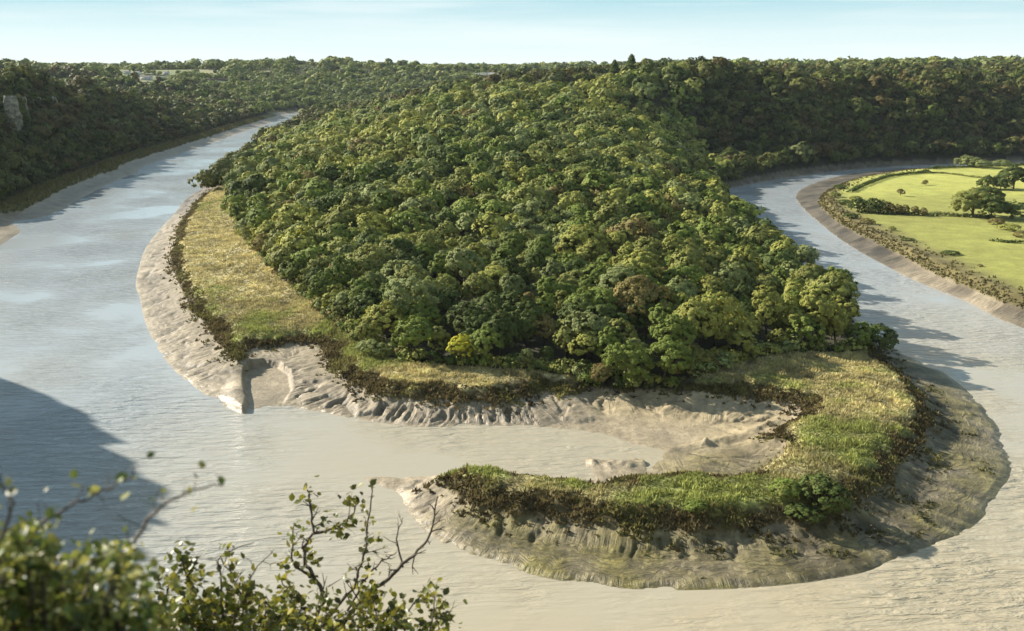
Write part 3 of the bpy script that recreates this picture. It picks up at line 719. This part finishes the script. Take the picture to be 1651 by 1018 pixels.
# woods beyond the river and on the plateau
x, y, z = region(-2000, 1500, 1560, 3000, 12.5, [3, 4, 6], 10, clear)
wood_mass('far_wood', x, y, z, np.clip(np.exp(r.normal(2.35, .26, len(x))) * (1 + 1.6 * (vnoise(x / 28, y / 90) - .6) * (z > 60)) + (z > 64) * (r.random(len(x)) < .05) * r.uniform(4, 13, len(x)), 4, 26), palette(len(x), r, np.array([.14, .42, .05, .34, .0, .05]), 0.92), r, 'green wooded slope beyond the far river bend', n_of, s_of, widen=1.25)
x, y, z = region(-6500, 6500, 3000, 9500, 55, [3, 4, 6, 8], 10, lambda a, b: vnoise(a / 300, b / 500) > 0.42)
wood_mass('horizon_wood', x, y, z, np.clip(r.normal(12, 3, len(x)), 7, 18), palette(len(x), r), r, 'thin line of trees along the horizon', lambda d: 30, lambda d: 0.45, widen=2.6)

# ------------------------------------------------------------------ grass and reeds (stuff)
def tufts(name, x, y, hgt, cols, label, wide=0.5, blades=4):
    n = len(x); z = look(GH, x, y)
    rr = np.random.default_rng(len(x))
    B = []
    for b in range(blades):
        a = rr.uniform(0, 2 * PI, n); lean = rr.uniform(0.1, 0.6, n)
        ca, sa = np.cos(a), np.sin(a)
        w = wide * rr.uniform(.5, 1.2, n) * 0.5; h = hgt * rr.uniform(.6, 1.2, n)
        ox, oy = x + rr.normal(0, wide * .4, n), y + rr.normal(0, wide * .4, n)
        p0 = np.stack([ox - sa * w, oy + ca * w, z - .05], 1); p1 = np.stack([ox + sa * w, oy - ca * w, z - .05], 1); p2 = np.stack([ox + ca * lean * h, oy + sa * lean * h, z + h], 1)
        B.append(np.stack([p0, p1, p2], 1))
    Vv = np.stack(B, 1).reshape(-1, 3)
    cc = np.repeat(cols * rr.uniform(.75, 1.25, (n, 1)), blades * 3, 0)
    o = link(name, mesh_np(name, Vv, np.arange(len(Vv)), 3, [M_grass], cc))
    return tag(o, label, None, None, 'stuff')

x, y = hexgrid(-240, 130, 140, 700, 0.62, r)
k = (look(GZ, x, y) == 2) | ((look(GZ, x, y) == 1) & (look(GD, x, y) > -5)); x, y = x[k], y[k]
d = look(GD, x, y); pt = fbm(x / 4.5, y / 4.5, 3)
k = ((d > 0.3) & (r.random(len(x)) < 0.75 + 1.2 * pt) | (r.random(len(x)) < 0.5 * np.exp(d / 1.6) * (0.6 + 3 * pt))) & ((y < 330) | (r.random(len(x)) < 0.45)); x, y, d = x[k], y[k], d[k]
cg = look(GCOL, x, y) if False else np.stack([look(GCOL[..., i], x, y) for i in range(3)], 1)
n2 = fbm(x / 5, y / 5, 3); n4 = fbm(x / 1.7, y / 1.7, 2)
fr = (d < 4.5 + 7 * n2) & ~((y > 182) & (y < 203) & (x > -22) & (x < 62))
k = ~fr
tufts('marsh_grass', x[k], y[k], np.clip(0.55 + 1.5 * n2[k] + 1.6 * n4[k], 0.2, 1.4), np.clip(cg[k] * (1.15 + 0.8 * n2[k, None] + 1.2 * n4[k, None]), .02, .7), 'tussocky yellow-green grass covering the marshes')
k = fr
rc = np.where((fbm(x[k] / 7, y[k] / 7, 3) > 0.06)[:, None], np.array((0.15, 0.135, 0.045)), np.array((0.115, 0.09, 0.038)))
tufts('reeds', x[k], y[k], 0.3 + 0.75 * r.random(k.sum()) ** 2.5, rc * (1 + 1.8 * n2[k, None] + 1.2 * n4[k, None]) , 'brown reeds fringing the top of the mud banks', 0.9, 5)
x, y = hexgrid(20, 130, 140, 300, 0.8, r); d = look(GD, x, y)
k = (look(GZ, x, y) == 1) & (look(GH, x, y) > 0.5) & ((x > 78) | (y < 178)) & (fbm(x / 4, y / 4, 4) + 0.25 * fbm(x / 25, y / 25, 2) > 0.10 - d * 0.006) & (r.random(len(x)) < .6)
x, y = x[k], y[k]
tufts('mud_weed', x, y, 0.2 + 0.5 * r.random(len(x)) ** 2, np.array((0.10, 0.095, 0.035)) * (1 + 1.5 * fbm(x / 3, y / 3, 2))[:, None], 'dark weed patches on the outer mud bank', 0.8, 4)
x, y = hexgrid(120, 520, 260, 900, 1.5, r)
k = look(GZ, x, y) == 7; x, y = x[k], y[k]; d = look(GD, x, y); k = d < 2.5 + 12 * r.random(len(x)) ** 3; x, y, d = x[k], y[k], d[k]
tufts('rough_grass', x, y, 0.5 + 0.7 * r.random(len(x)), np.array((0.11, 0.095, 0.035)) * (1 + 2 * fbm(x / 9, y / 9, 3))[:, None], 'rough brown grass edging the meadow', 1.0)
x, y = hexgrid(-430, -240, 440, 1600, 2.4, r)
k = look(GZ, x, y) == 5; x, y = x[k], y[k]
tufts('bank_grass', x, y, 1.2 + 1.2 * r.random(len(x)), np.array((0.17, 0.155, 0.055)) * np.ones((len(x), 1)), 'olive grass strip along the foot of the left hillside', 1.6)

# ------------------------------------------------------------------ single trees, bushes and hedges of the meadow and marsh
def on(px, py, z=6.0):
    return P(px, py, z)
def field_tree(px, py, H, shape, col, label, widen=1.0, name='field_tree', group=None):
    x, y = on(px, py); return place_tree(name, shape, x, y, H, col, random.uniform(0, 6), label, group, widen=widen * 1.15, z=hz(x, y) - 0.12 * H)
field_tree(1568, 349, 18, 'broad', 'olive', 'largest dark round oak at the right end of the meadow hedge', 0.95)
field_tree(1598, 353, 15, 'round', 'dark green', 'dark tree touching the large oak on its right', 1.1)
field_tree(1590, 332, 14, 'broad', 'dark green', 'dark tree standing behind the large meadow oak')
field_tree(1592, 305, 11, 'round', 'dark green', 'small dark tree between the two meadow tree clumps')
field_tree(1634, 305, 19, 'round', 'dark green', 'tall dark tree at the right edge above the far pale field', 1.1)
field_tree(1612, 306, 10, 'broad', 'dark green', 'low dark tree left of the tall tree at the right edge')
field_tree(1632, 353, 12, 'broad', 'dark green', 'dark broad tree at the right edge beside the brown scrub', 1.1)
field_tree(1452, 316, 5.5, 'round', 'brownish', 'small lone brown tree in the middle of the pale meadow', 0.8)
field_tree(1492, 299, 4.5, 'round', 'brownish', 'tiny lone tree farther back in the pale meadow', 0.8)
for i, (a, b, H, lb) in enumerate([(1383, 342, 9.5, 'first dark tree at the left end of the meadow hedge'), (1406, 343, 10, 'tallest tree of the hedge row, second from the left end'),
        (1420, 344, 9.0, 'dark round tree third along the meadow hedge'), (1433, 345, 8.0, 'small tree fourth along the meadow hedge'), (1446, 346, 7.0, 'thin tree fifth along the meadow hedge'),
        (1459, 346, 6.5, 'thin pale tree sixth along the meadow hedge'), (1474, 347, 6.0, 'small pale tree seventh along the meadow hedge'), (1488, 348, 5.5, 'lowest tree of the hedge row, at its right end')]):
    field_tree(a, b, H, 'round' if i < 4 else 'upright', 'dark green' if i < 3 else 'brownish', lb, 1.0, 'hedgerow_tree', 'trees in the hedge across the meadow')

def hedge(name, pts, H, wdt, col, label):
    L = smooth(pts, 6); r_ = np.random.default_rng(len(label))
    seg = np.hypot(*np.diff(L, axis=0).T).sum(); n = int(seg * 22)
    t = r_.uniform(0, len(L) - 1.001, n); i = t.astype(int); f = (t - i)[:, None]
    c = L[i] * (1 - f) + L[i + 1] * f
    a = r_.uniform(0, PI, n); hh = H * (0.75 + 1.0 * fbm(c[:, 0] / 4, c[:, 1] / 4, 3))
    z0 = look(GH, c[:, 0], c[:, 1])
    p = np.stack([c[:, 0] + np.cos(a) * wdt * .5 * r_.uniform(.7, 1.2, n), c[:, 1] + np.cos(a + 1.2) * wdt * .5, z0 + np.sin(a) * hh * r_.uniform(.5, 1.1, n)], 1)
    nn = unit(np.stack([np.cos(a) * .5, np.cos(a), np.sin(a) + .2], 1) + r_.normal(size=(n, 3)) * .4)
    q = clump_quads(p, nn, 0.9, r_)
    cc = np.repeat(np.array(col) * r_.uniform(.75, 1.25, (n, 1)), 4, 0)
    return tag(link(name, mesh_np(name, q, np.arange(n * 4), 4, [M_leaf], cc)), label, 'hedge')
hedge('hedge', [on(1384, 342), on(1440, 344), on(1500, 347), on(1560, 350), on(1602, 352)], 3.2, 3.2, PAL['dark green'], 'low dark hedge between the two pale meadows')
hedge('hedge', [on(1370, 310), on(1400, 296), on(1440, 284), on(1495, 279)], 3.2, 5, PAL['dark green'], 'thick dark hedge curving along the far river bank')
hedge('hedge', [on(1495, 279), on(1530, 281), on(1570, 286), on(1612, 291)], 1.6, 2.5, PAL['olive'], 'thin hedge behind the farthest pale meadow')
hedge('hedge', [on(1500, 273), on(1560, 270), on(1651, 267)], 3.0, 6, PAL['dark green'], 'dark hedge along the back of the farthest field')
hedge('hedge', [on(1600, 388), on(1625, 391), on(1651, 392)], 1.8, 5, PAL['dark green'], 'short dark hedge at the right edge below the brown scrub')
bl = [(1398, 361, 3.4, 'brownish', 1.6, 'brown bush alone at the upper left of the near meadow'), (1438, 372, 2.6, 'olive', 1.0, 'small upright bush on the meadow slope'),
      (1464, 388, 1.4, 'dark green', 3.2, 'long low dark bush on the rough meadow edge'), (1533, 411, 2.2, 'dark green', 2.6, 'dark bush alone near the meadow bank'), (1580, 430, 1.2, 'brownish', 1.6, 'smallest bush low on the near meadow'),
      (1607, 362, 3.5, 'brownish', 2.0, 'brown scrub bush below the meadow trees'), (1628, 372, 3.8, 'yellow-green', 2.0, 'yellow scrub bush at the right edge of the meadow'), (1646, 382, 3.0, 'brownish', 2.2, 'brown scrub bush touching the right edge'),
      (1345, 318, 3.2, 'olive', 2.0, 'olive bush at the tip of the meadow bank'), (1362, 330, 3.4, 'dark green', 1.9, 'dark bush on the bank left of the hedge trees'), (1380, 322, 2.6, 'olive', 2.4, 'low olive bush beside the meadow tip'),
      (1372, 352, 3.0, 'dark green', 2.2, 'dark bush where the hedge meets the river bank'), (1355, 304, 3.0, 'dark green', 2.4, 'dark bush farthest along the meadow tip'),
      (1560, 269, 9.5, 'grey-green', 1.4, 'tallest pale bush in front of the dark ridge'), (1580, 271, 7, 'grey-green', 1.8, 'pale bush right of the tallest pale one'), (1612, 271, 7, 'grey-green', 1.9, 'pale wide bush at the far right field corner')]
for (a, b, H, c_, w_, lb) in bl:
    x, y = on(a, b); place_bush('bush', x, y, H, c_, random.uniform(0, 6), lb, None, w_)
# scrub on the marsh
for (a, b, H, c_, w_, lb) in [(1322, 803, 6.5, 'dark green', 1.2, 'large dark scrub bush on the corner of the reed bed'), (1268, 800, 3.6, 'mid green', 1.5, 'green bush left of the large dark scrub'),
        (1295, 818, 2.6, 'dark green', 2.0, 'low dark bush in front of the large scrub'), (1125, 818, 2.3, 'mid green', 1.6, 'small green bush halfway along the grassy spit'), (600, 574, 4.6, 'grey-green', 1.5, 'pale round bush at the foot of the wood'),
        (372, 308, 4.0, 'yellow-green', 1.2, 'yellow-green bush at the top of the long marsh')]:
    x, y = P(a, b, 6); place_bush('bush', x, y, H, c_, random.uniform(0, 6), lb, None, w_)
for (a, b, H, sh, c_, lb) in [(1392, 560, 9.5, 'round', 'mid green', 'green round tree standing forward of the wood above the reed bed'), (1418, 560, 9.5, 'broad', 'dark green', 'dark broad tree at the very tip of the wood beside the right river')]:
    x, y = P(a, b, 6); place_tree('broadleaf_tree', sh, x, y, H, c_, 2.0, lb, widen=1.1)
# skyline trees
for (a, b, d_, H, sh, c_, lb) in [(1020, 86, 935, 21, 'conifer', 'dark green', 'tallest dark fir on the skyline'), (991, 95, 940, 17, 'conifer', 'dark green', 'thin ragged fir left of the tallest skyline fir'),
        (1043, 93, 930, 16, 'round', 'olive', 'round dark tree right of the skyline firs'), (1075, 92, 930, 16, 'broad', 'dark green', 'broad dark tree highest on the ridge corner'), (1169, 99, 960, 14, 'round', 'dark green', 'lone round tree standing up from the ridge line')]:
    x, y, zt = G(a, b, d_); place_tree('fir_tree' if sh == 'conifer' else 'ridge_tree', sh, x, y, max(zt - hz(x, y), 9), c_, 1.0, lb, widen=1.9 if sh == 'conifer' else 1.0)

# ------------------------------------------------------------------ limestone crags on the left hillside
def crag(site, w, h, label, seed):
    r_ = np.random.default_rng(seed)
    x, y, z = site
    n, mrows = 16, 14
    V, F = [], []
    vw = unit(np.array([[-x, -y, 0.0]]))[0]; sd = np.array([vw[1], -vw[0], 0])
    for i in range(mrows):
        for j in range(n):
            a = PI * (j / (n - 1)) ; v = i / (mrows - 1)
            prof = (1 - 0.35 * v ** 2) * (1 + 0.5 * (vnoise(np.array([seed + j * .6]), np.array([i * .45]))[0] - .5))
            p = np.array([x, y, z]) + sd * math.cos(a) * w * .5 * prof + vw * math.sin(a) * w * .45 * prof * (1 if v < .99 else .3) + np.array([0, 0, h * (v - .3) + r_.normal() * .3])
            V.append(p)
    for i in range(mrows - 1):
        for j in range(n - 1): F += [i * n + j, i * n + j + 1, (i + 1) * n + j + 1, (i + 1) * n + j]
    V = np.array(V); top = len(V); V = np.vstack([V, [[x - vw[0] * 2, y - vw[1] * 2, z + h * .72]]])
    me = mesh_np('crag', V, F, 4, [M_rock])
    return tag(link('crag', me), label, 'cliff', 'limestone crags on the left hillside')
for site, a in CRAGS: crag(site, *a[2:])

# ------------------------------------------------------------------ cottages on the far plateau
def cottage(site, w, d, hgt, rz, label):
    x, y, z = site
    e = bpy.data.objects.new('cottage', None); C.objects.link(e); e.location = (x, y, z - .3); e.rotation_euler = (0, 0, rz); tag(e, label, 'house', 'cottages on the far plateau')
    def box(x0, x1, y0, y1, z0, z1):
        v = [(a, b, c) for c in (z0, z1) for (a, b) in ((x0, y0), (x1, y0), (x1, y1), (x0, y1))]
        return v, [0, 3, 2, 1, 4, 5, 6, 7, 0, 1, 5, 4, 1, 2, 6, 5, 2, 3, 7, 6, 3, 0, 4, 7]
    v, f = box(-w / 2, w / 2, -d / 2, d / 2, 0, hgt); link('wall', mesh_np('wall', np.array(v, float), f, 4, [M_wall]), e)
    rv = np.array([(-w / 2 - .4, -d / 2 - .4, hgt + .01), (w / 2 + .4, -d / 2 - .4, hgt + .01), (w / 2 + .4, d / 2 + .4, hgt + .01), (-w / 2 - .4, d / 2 + .4, hgt + .01), (-w / 2 - .4, 0, hgt + d * .4), (w / 2 + .4, 0, hgt + d * .4)])
    rf = link('roof', mesh_np('roof', rv, [0, 1, 5, 4, 2, 3, 4, 5, 0, 4, 3, 3, 1, 2, 5, 5][:8], 4, [M_roof]), e)
    v, f = box(w * .3, w * .3 + 1, -.5, .5, hgt + d * .25, hgt + d * .4 + 1.3); link('chimney', mesh_np('chimney', np.array(v, float), f, 4, [M_roof]), rf)
    gv = np.array([(-w / 2, -d / 2, hgt), (-w / 2, d / 2, hgt), (-w / 2, 0, hgt + d * .38), (w / 2, -d / 2, hgt), (w / 2, d / 2, hgt), (w / 2, 0, hgt + d * .38)])
    link('gable', mesh_np('gable', gv, [0, 2, 1, 3, 4, 5], 3, [M_wall]), e)
    wm = []; wf = []
    for k in range(3):
        xx = -w * .32 + k * w * .32
        v, f = box(xx - .5, xx + .5, -d / 2 - .04, -d / 2 + .02, hgt * .45, hgt * .8)
        link('window', mesh_np('window', np.array(v, float), f, 4, [M_roof]), e)
for site, a in SITES: cottage(site, *a[2:])

# ------------------------------------------------------------------ bonfire smoke on the hill
def smoke():
    m, nt, out = newmat('smoke')
    geo = N(nt, 'ShaderNodeNewGeometry'); no = N(nt, 'ShaderNodeTexNoise'); no.inputs['Scale'].default_value = 0.2; no.inputs['Detail'].default_value = 4
    nt.links.new(geo.outputs['Position'], no.inputs['Vector'])
    mr = N(nt, 'ShaderNodeMapRange'); mr.inputs[1].default_value = 0.35; mr.inputs[2].default_value = 0.7; mr.inputs[3].default_value = 0.0; mr.inputs[4].default_value = 0.28
    vol = N(nt, 'ShaderNodeVolumePrincipled'); vol.inputs['Color'].default_value = (0.93, 0.94, 0.97, 1)
    nt.links.new(no.outputs[0], mr.inputs[0]); nt.links.new(mr.outputs[0], vol.inputs['Density']); nt.links.new(vol.outputs[0], out.inputs['Volume'])
    d = 1150
    path = [G(819, 131, d), G(811, 127, d + 5), G(804, 121.5, d + 12), G(794, 119.5, d + 20), G(760, 119, d + 40)]
    v, f = tube([np.array(p) for p in smooth(path, 4)], np.interp(np.linspace(0, 1, 17), [0, .06, .3, .6, .85, 1], [0.05, 0.9, 2.0, 2.4, 1.8, 0.05]), 10)
    tag(link('smoke', mesh_np('smoke', v, f, 4, [m], None, True)), 'white bonfire smoke drifting left from the top of the hill', 'smoke')
smoke()

# ------------------------------------------------------------------ shrubs on the cliff edge, close to the camera
def cam_pt(px, py, d):
    u = (px - 825.5) / FPX; v = -(py - 509.0) / FPX
    return np.array([u * d, (CP + v * SP) * d, CAMH + (-SP + v * CP) * d])
LEAF = np.array([(0, 0, 0), (.30, .22, .05), (.36, .55, .07), (0, 1, -.08), (-.36, .55, .07), (-.30, .22, .05)])
def leaf_mesh(name, pts, dirs, sizes, cols, mat, parent, r_):
    n = len(pts); Vv = np.empty((n, 6, 3))
    up = unit(r_.normal(size=(n, 3)) * .6 + np.array([0, 0, 1.0])); d = unit(dirs); s = unit(np.cross(d, up)); w = np.cross(s, d)
    for k in range(6):
        Vv[:, k] = pts + (s * LEAF[k, 0] + d * LEAF[k, 1] + w * LEAF[k, 2]) * sizes[:, None]
    F = (np.arange(n)[:, None] * 6 + np.array([0, 1, 2, 3, 0, 3, 4, 5])[None, :]).ravel()
    return link(name, mesh_np(name, Vv.reshape(-1, 3), F, 4, [mat], np.repeat(cols, 6, 0)), parent)

def shrub(name, limbs, label, seed, leafsz, gap, twigs, clusters, pal):
    """limbs: (path of points, start radius, bare fraction, leafy 0..1)"""
    r_ = np.random.default_rng(seed)
    e = bpy.data.objects.new(name, None); C.objects.link(e); e.location = tuple(limbs[0][0][0]); tag(e, label, 'shrub')
    base = np.array(limbs[0][0][0])
    Vs, Fs, off = [], [], 0
    LP, LD = [], []
    def add(path, rad):
        nonlocal off
        v, f = tube(path, rad, 5); Vs.append(v - base); Fs.extend([q + off for q in f]); off += len(v)
    for path, rad, leafy in limbs:
        pp = smooth(path, 6); n = len(pp)
        pp[1:-1] += r_.normal(size=(n - 2, 3)) * rad * 0.5
        L = np.hypot(*np.diff(pp, axis=0)[:, [0, 2]].T).sum()
        add(pp, np.linspace(rad, rad * .28, n))
        for t in np.arange(0.25, 1.0, gap / max(L, .01)):
            i = min(int(t * (n - 1)), n - 2); p = pp[i]; d = pp[i + 1] - pp[i]; d /= np.linalg.norm(d)
            s = unit((r_.normal(size=(1, 3)) + d * .9 + np.array([0, 0, .35])))[0]; tl = twigs * r_.uniform(.4, 1.2) * (1 - .5 * t)
            tp = np.array([p, p + s * tl * .5 + r_.normal(size=3) * tl * .06, p + s * tl + r_.normal(size=3) * tl * .1]); add(tp, [rad * .3, rad * .22, rad * .1])
            s2 = unit((s + r_.normal(size=3) * .7)[None])[0]; add(np.array([tp[1], tp[1] + s2 * tl * .45]), [rad * .2, rad * .08])
            if r_.random() < leafy:
                for q in range(r_.integers(clusters[0], clusters[1]) if rad > .0045 else r_.integers(2, 5)):
                    c = tp[r_.integers(1, 3)] + r_.normal(size=3) * leafsz * 0.9; LP.append(c - base); LD.append(s + r_.normal(size=3) * .9 + np.array([0, 0, -.15]))
    link('branches', mesh_np('branches', np.vstack(Vs), Fs, 4, [M_twig], None, True), e)
    LP = np.array(LP); LD = np.array(LD); n = len(LP)
    cc = np.array(pal)[r_.integers(0, len(pal), n)] * r_.uniform(.7, 1.3, (n, 1))
    leaf_mesh('leaves', LP, LD, leafsz * r_.uniform(.6, 1.25, n), cc, M_shrubleaf, e, r_)
    return e

def limb(pp, d0, d1, rad, leafy):
    n = len(pp); return ([cam_pt(a, b, d0 + (d1 - d0) * k / (n - 1)) for k, (a, b) in enumerate(pp)], rad, leafy)
rr0 = random.Random(9)
GREENS = [(0.14, 0.165, 0.03), (0.20, 0.20, 0.04), (0.08, 0.11, 0.025), (0.27, 0.25, 0.06)]
YEL = [(0.20, 0.19, 0.02), (0.12, 0.13, 0.02), (0.26, 0.22, 0.03), (0.08, 0.08, 0.02)]
shrub('shrub', [limb([(450, 1100), (520, 970), (490, 900), (505, 850), (495, 790)], 5.2, 5.4, 0.016, .35), limb([(505, 860), (550, 845), (575, 815)], 5.4, 5.3, .01, .9),
    limb([(500, 930), (470, 900), (475, 845)], 5.3, 5.2, .009, .6), limb([(440, 1090), (560, 960), (590, 880), (600, 780)], 5.5, 5.8, .012, .25),
    limb([(470, 1100), (580, 970), (640, 920), (690, 870), (706, 800)], 5.5, 6.0, .017, .06), limb([(650, 915), (640, 870), (650, 835)], 5.9, 6, .008, .1), limb([(560, 985), (600, 920), (640, 890)], 5.6, 5.7, .009, .5),
    limb([(430, 1090), (420, 990), (400, 930)], 5.0, 5.0, .009, .9), limb([(470, 1080), (470, 985), (450, 930)], 5, 5.1, .009, .9), limb([(520, 1080), (560, 1000), (600, 985)], 5.2, 5.2, .01, .95),
    limb([(560, 1090), (640, 1000), (680, 960)], 5.2, 5.3, .01, .7), limb([(560, 1090), (690, 1020), (720, 990)], 5.2, 5.3, .01, .6), limb([(500, 1090), (500, 1010), (480, 960)], 5, 5, .01, .95)],
    'tall shrub with bare forked twigs rising at the lower edge', 31, 0.042, 0.06, 0.17, (9, 16), YEL)
shrub('shrub', [limb([(330, 1110), (320, 1000), (290, 900)], 4.2, 4.3, .012, .95), limb([(360, 1110), (400, 1000), (357, 900)], 4.2, 4.5, .011, .5), limb([(330, 1110), (260, 1000), (285, 930)], 4.1, 4.2, .01, .95),
    limb([(380, 1110), (370, 1020), (400, 960)], 4.2, 4.3, .01, .95), limb([(300, 1110), (300, 1020), (310, 950)], 4.1, 4.1, .01, .95), limb([(360, 1000), (355, 930), (357, 895), (410, 875)], 4.4, 4.5, .006, .05),
    limb([(330, 1110), (330, 1040), (350, 985)], 4.1, 4.2, .01, .95), limb([(390, 1000), (405, 930), (440, 890)], 4.4, 4.6, .006, .1), limb([(260, 1110), (250, 1040), (270, 990)], 4.0, 4.0, .01, .95), limb([(420, 1110), (430, 1040), (440, 1000)], 4.2, 4.2, .01, .95)] + [limb([(q, 1130), (q + 8, 1050), (q + rr0.uniform(-25, 25), rr0.uniform(955, 1005))], 4.3, 4.6, .009, .97) for q in range(250, 720, 24)],
    'small leafy shrub between the two larger cliff-edge shrubs', 33, 0.038, 0.045, 0.13, (16, 28), YEL)
near = []
rr = random.Random(5)
for k in range(60):
    bx = rr.uniform(-60, 240); tx = bx + rr.uniform(-50, 40); ty = rr.uniform(875, 1010) + max(0, tx - 120) * 0.4
    near.append(limb([(bx, 1150), (bx * .6 + tx * .4, ty + 80), (tx, ty)], 1.55, rr.uniform(1.45, 2.0), .006, .95))
near += [limb([(20, 960), (60, 850), (150, 800), (215, 765)], 1.5, 1.55, .004, .62), limb([(180, 960), (230, 850), (290, 800), (362, 782)], 1.6, 1.7, .004, .62), limb([(-20, 900), (20, 820), (5, 790)], 1.4, 1.4, .004, .8)]
shrub('shrub', near, 'dense out-of-focus green shrub filling the lower left corner', 35, 0.019, 0.028, 0.06, (15, 28), GREENS)

# ------------------------------------------------------------------ light
SUN_AZ = math.atan2(-0.88, 0.475)      # from +Y towards +X
SUN_EL = math.radians(27)
sd = Vector((math.sin(SUN_AZ) * math.cos(SUN_EL), math.cos(SUN_AZ) * math.cos(SUN_EL), math.sin(SUN_EL)))
L = bpy.data.lights.new('sun', 'SUN'); L.energy = 5.0; L.angle = math.radians(0.7); L.color = (1.0, 0.945, 0.84)
lo = bpy.data.objects.new('sun', L); C.objects.link(lo); lo.rotation_euler = sd.to_track_quat('Z', 'Y').to_euler(); lo.location = (-200, 100, 300)

w = bpy.data.worlds.new('World'); bpy.context.scene.world = w; w.use_nodes = True
nt = w.node_tree; nt.nodes.clear()
out = nt.nodes.new('ShaderNodeOutputWorld'); bg = nt.nodes.new('ShaderNodeBackground'); sky = nt.nodes.new('ShaderNodeTexSky')
sky.sky_type = 'NISHITA'; sky.sun_disc = False; sky.sun_elevation = SUN_EL; sky.sun_rotation = SUN_AZ; sky.altitude = 80; sky.air_density = 0.9; sky.dust_density = 0.0; sky.ozone_density = 2.2
bg.inputs[1].default_value = 0.05
tc = nt.nodes.new('ShaderNodeTexCoord'); mp = nt.nodes.new('ShaderNodeMapping'); mp.inputs['Scale'].default_value = (1.4, 1.4, 22.0)
no = nt.nodes.new('ShaderNodeTexNoise'); no.inputs['Scale'].default_value = 2.2; no.inputs['Detail'].default_value = 7; no.inputs['Roughness'].default_value = 0.55
rp = nt.nodes.new('ShaderNodeMapRange'); rp.inputs[1].default_value = 0.45; rp.inputs[2].default_value = 0.72; rp.inputs[3].default_value = 0.0; rp.inputs[4].default_value = 0.6
mx = nt.nodes.new('ShaderNodeMix'); mx.data_type = 'RGBA'; mx.inputs[7].default_value = (8.6, 9.3, 9.3, 1)
nt.links.new(tc.outputs['Generated'], mp.inputs[0]); nt.links.new(mp.outputs[0], no.inputs['Vector']); nt.links.new(no.outputs[0], rp.inputs[0])
sz = nt.nodes.new('ShaderNodeSeparateXYZ'); nt.links.new(tc.outputs['Generated'], sz.inputs[0])
el = nt.nodes.new('ShaderNodeValToRGB'); nt.links.new(sz.outputs[2], el.inputs[0])
cr_ = el.color_ramp; cr_.elements[0].position = 0.0; cr_.elements[0].color = (.82, .92, .93, 1); cr_.elements[1].position = 1.0; cr_.elements[1].color = (.20, .31, .43, 1)
for p_, c_ in ((0.03, (.72, .88, .90, 1)), (0.066, (.42, .68, .76, 1)), (0.18, (.36, .60, .72, 1)), (0.32, (.24, .38, .50, 1))):
    e_ = cr_.elements.new(p_); e_.color = c_
vs = nt.nodes.new('ShaderNodeVectorMath'); vs.operation = 'SCALE'; vs.inputs['Scale'].default_value = 10.0; nt.links.new(el.outputs[0], vs.inputs[0])
m1 = nt.nodes.new('ShaderNodeMix'); m1.data_type = 'RGBA'; m1.inputs[0].default_value = 0.92; nt.links.new(sky.outputs[0], m1.inputs[6]); nt.links.new(vs.outputs[0], m1.inputs[7])
nt.links.new(rp.outputs[0], mx.inputs[0]); nt.links.new(m1.outputs[2], mx.inputs[6]); nt.links.new(mx.outputs[2], bg.inputs[0]); nt.links.new(bg.outputs[0], out.inputs[0])

# ------------------------------------------------------------------ air
hm_, hn, ho = newmat('haze_air'); hv = hn.nodes.new('ShaderNodeVolumePrincipled'); hv.inputs['Color'].default_value = (0.86, 0.93, 1.0, 1); hv.inputs['Density'].default_value = 0.000022
hn.links.new(hv.outputs[0], ho.inputs['Volume'])
X0, X1, Y0, Y1, Z0, Z1 = -11000, 11000, -120, 13500, -4, 185
hvx = np.array([(a, b, c) for c in (Z0, Z1) for (a, b) in ((X0, Y0), (X1, Y0), (X1, Y1), (X0, Y1))], float)
tag(link('haze', mesh_np('haze', hvx, [0, 3, 2, 1, 4, 5, 6, 7, 0, 1, 5, 4, 1, 2, 6, 5, 2, 3, 7, 6, 3, 0, 4, 7], 4, [hm_])), 'thin pale haze over the far hills', kind='stuff')

# ------------------------------------------------------------------ camera
cam = bpy.data.cameras.new('camera'); co = bpy.data.objects.new('camera', cam); C.objects.link(co)
cam.sensor_width = 36; cam.lens = FPX * 36 / 1651.0; cam.clip_start = 0.1; cam.clip_end = 30000
co.location = (0, 0, CAMH); co.rotation_euler = (PI / 2 - PITCH, 0, 0)
cam.dof.use_dof = True; cam.dof.focus_distance = 260; cam.dof.aperture_fstop = 4.2
S = bpy.context.scene; S.camera = co
S.view_settings.view_transform = 'Standard'; S.view_settings.look = 'None'; S.view_settings.exposure = 1.16; S.view_settings.gamma = 1
S.cycles.use_denoising = True; S.cycles.max_bounces = 6; S.cycles.diffuse_bounces = 2; S.cycles.glossy_bounces = 2; S.cycles.transmission_bounces = 3; S.cycles.volume_bounces = 0; S.cycles.transparent_max_bounces = 4
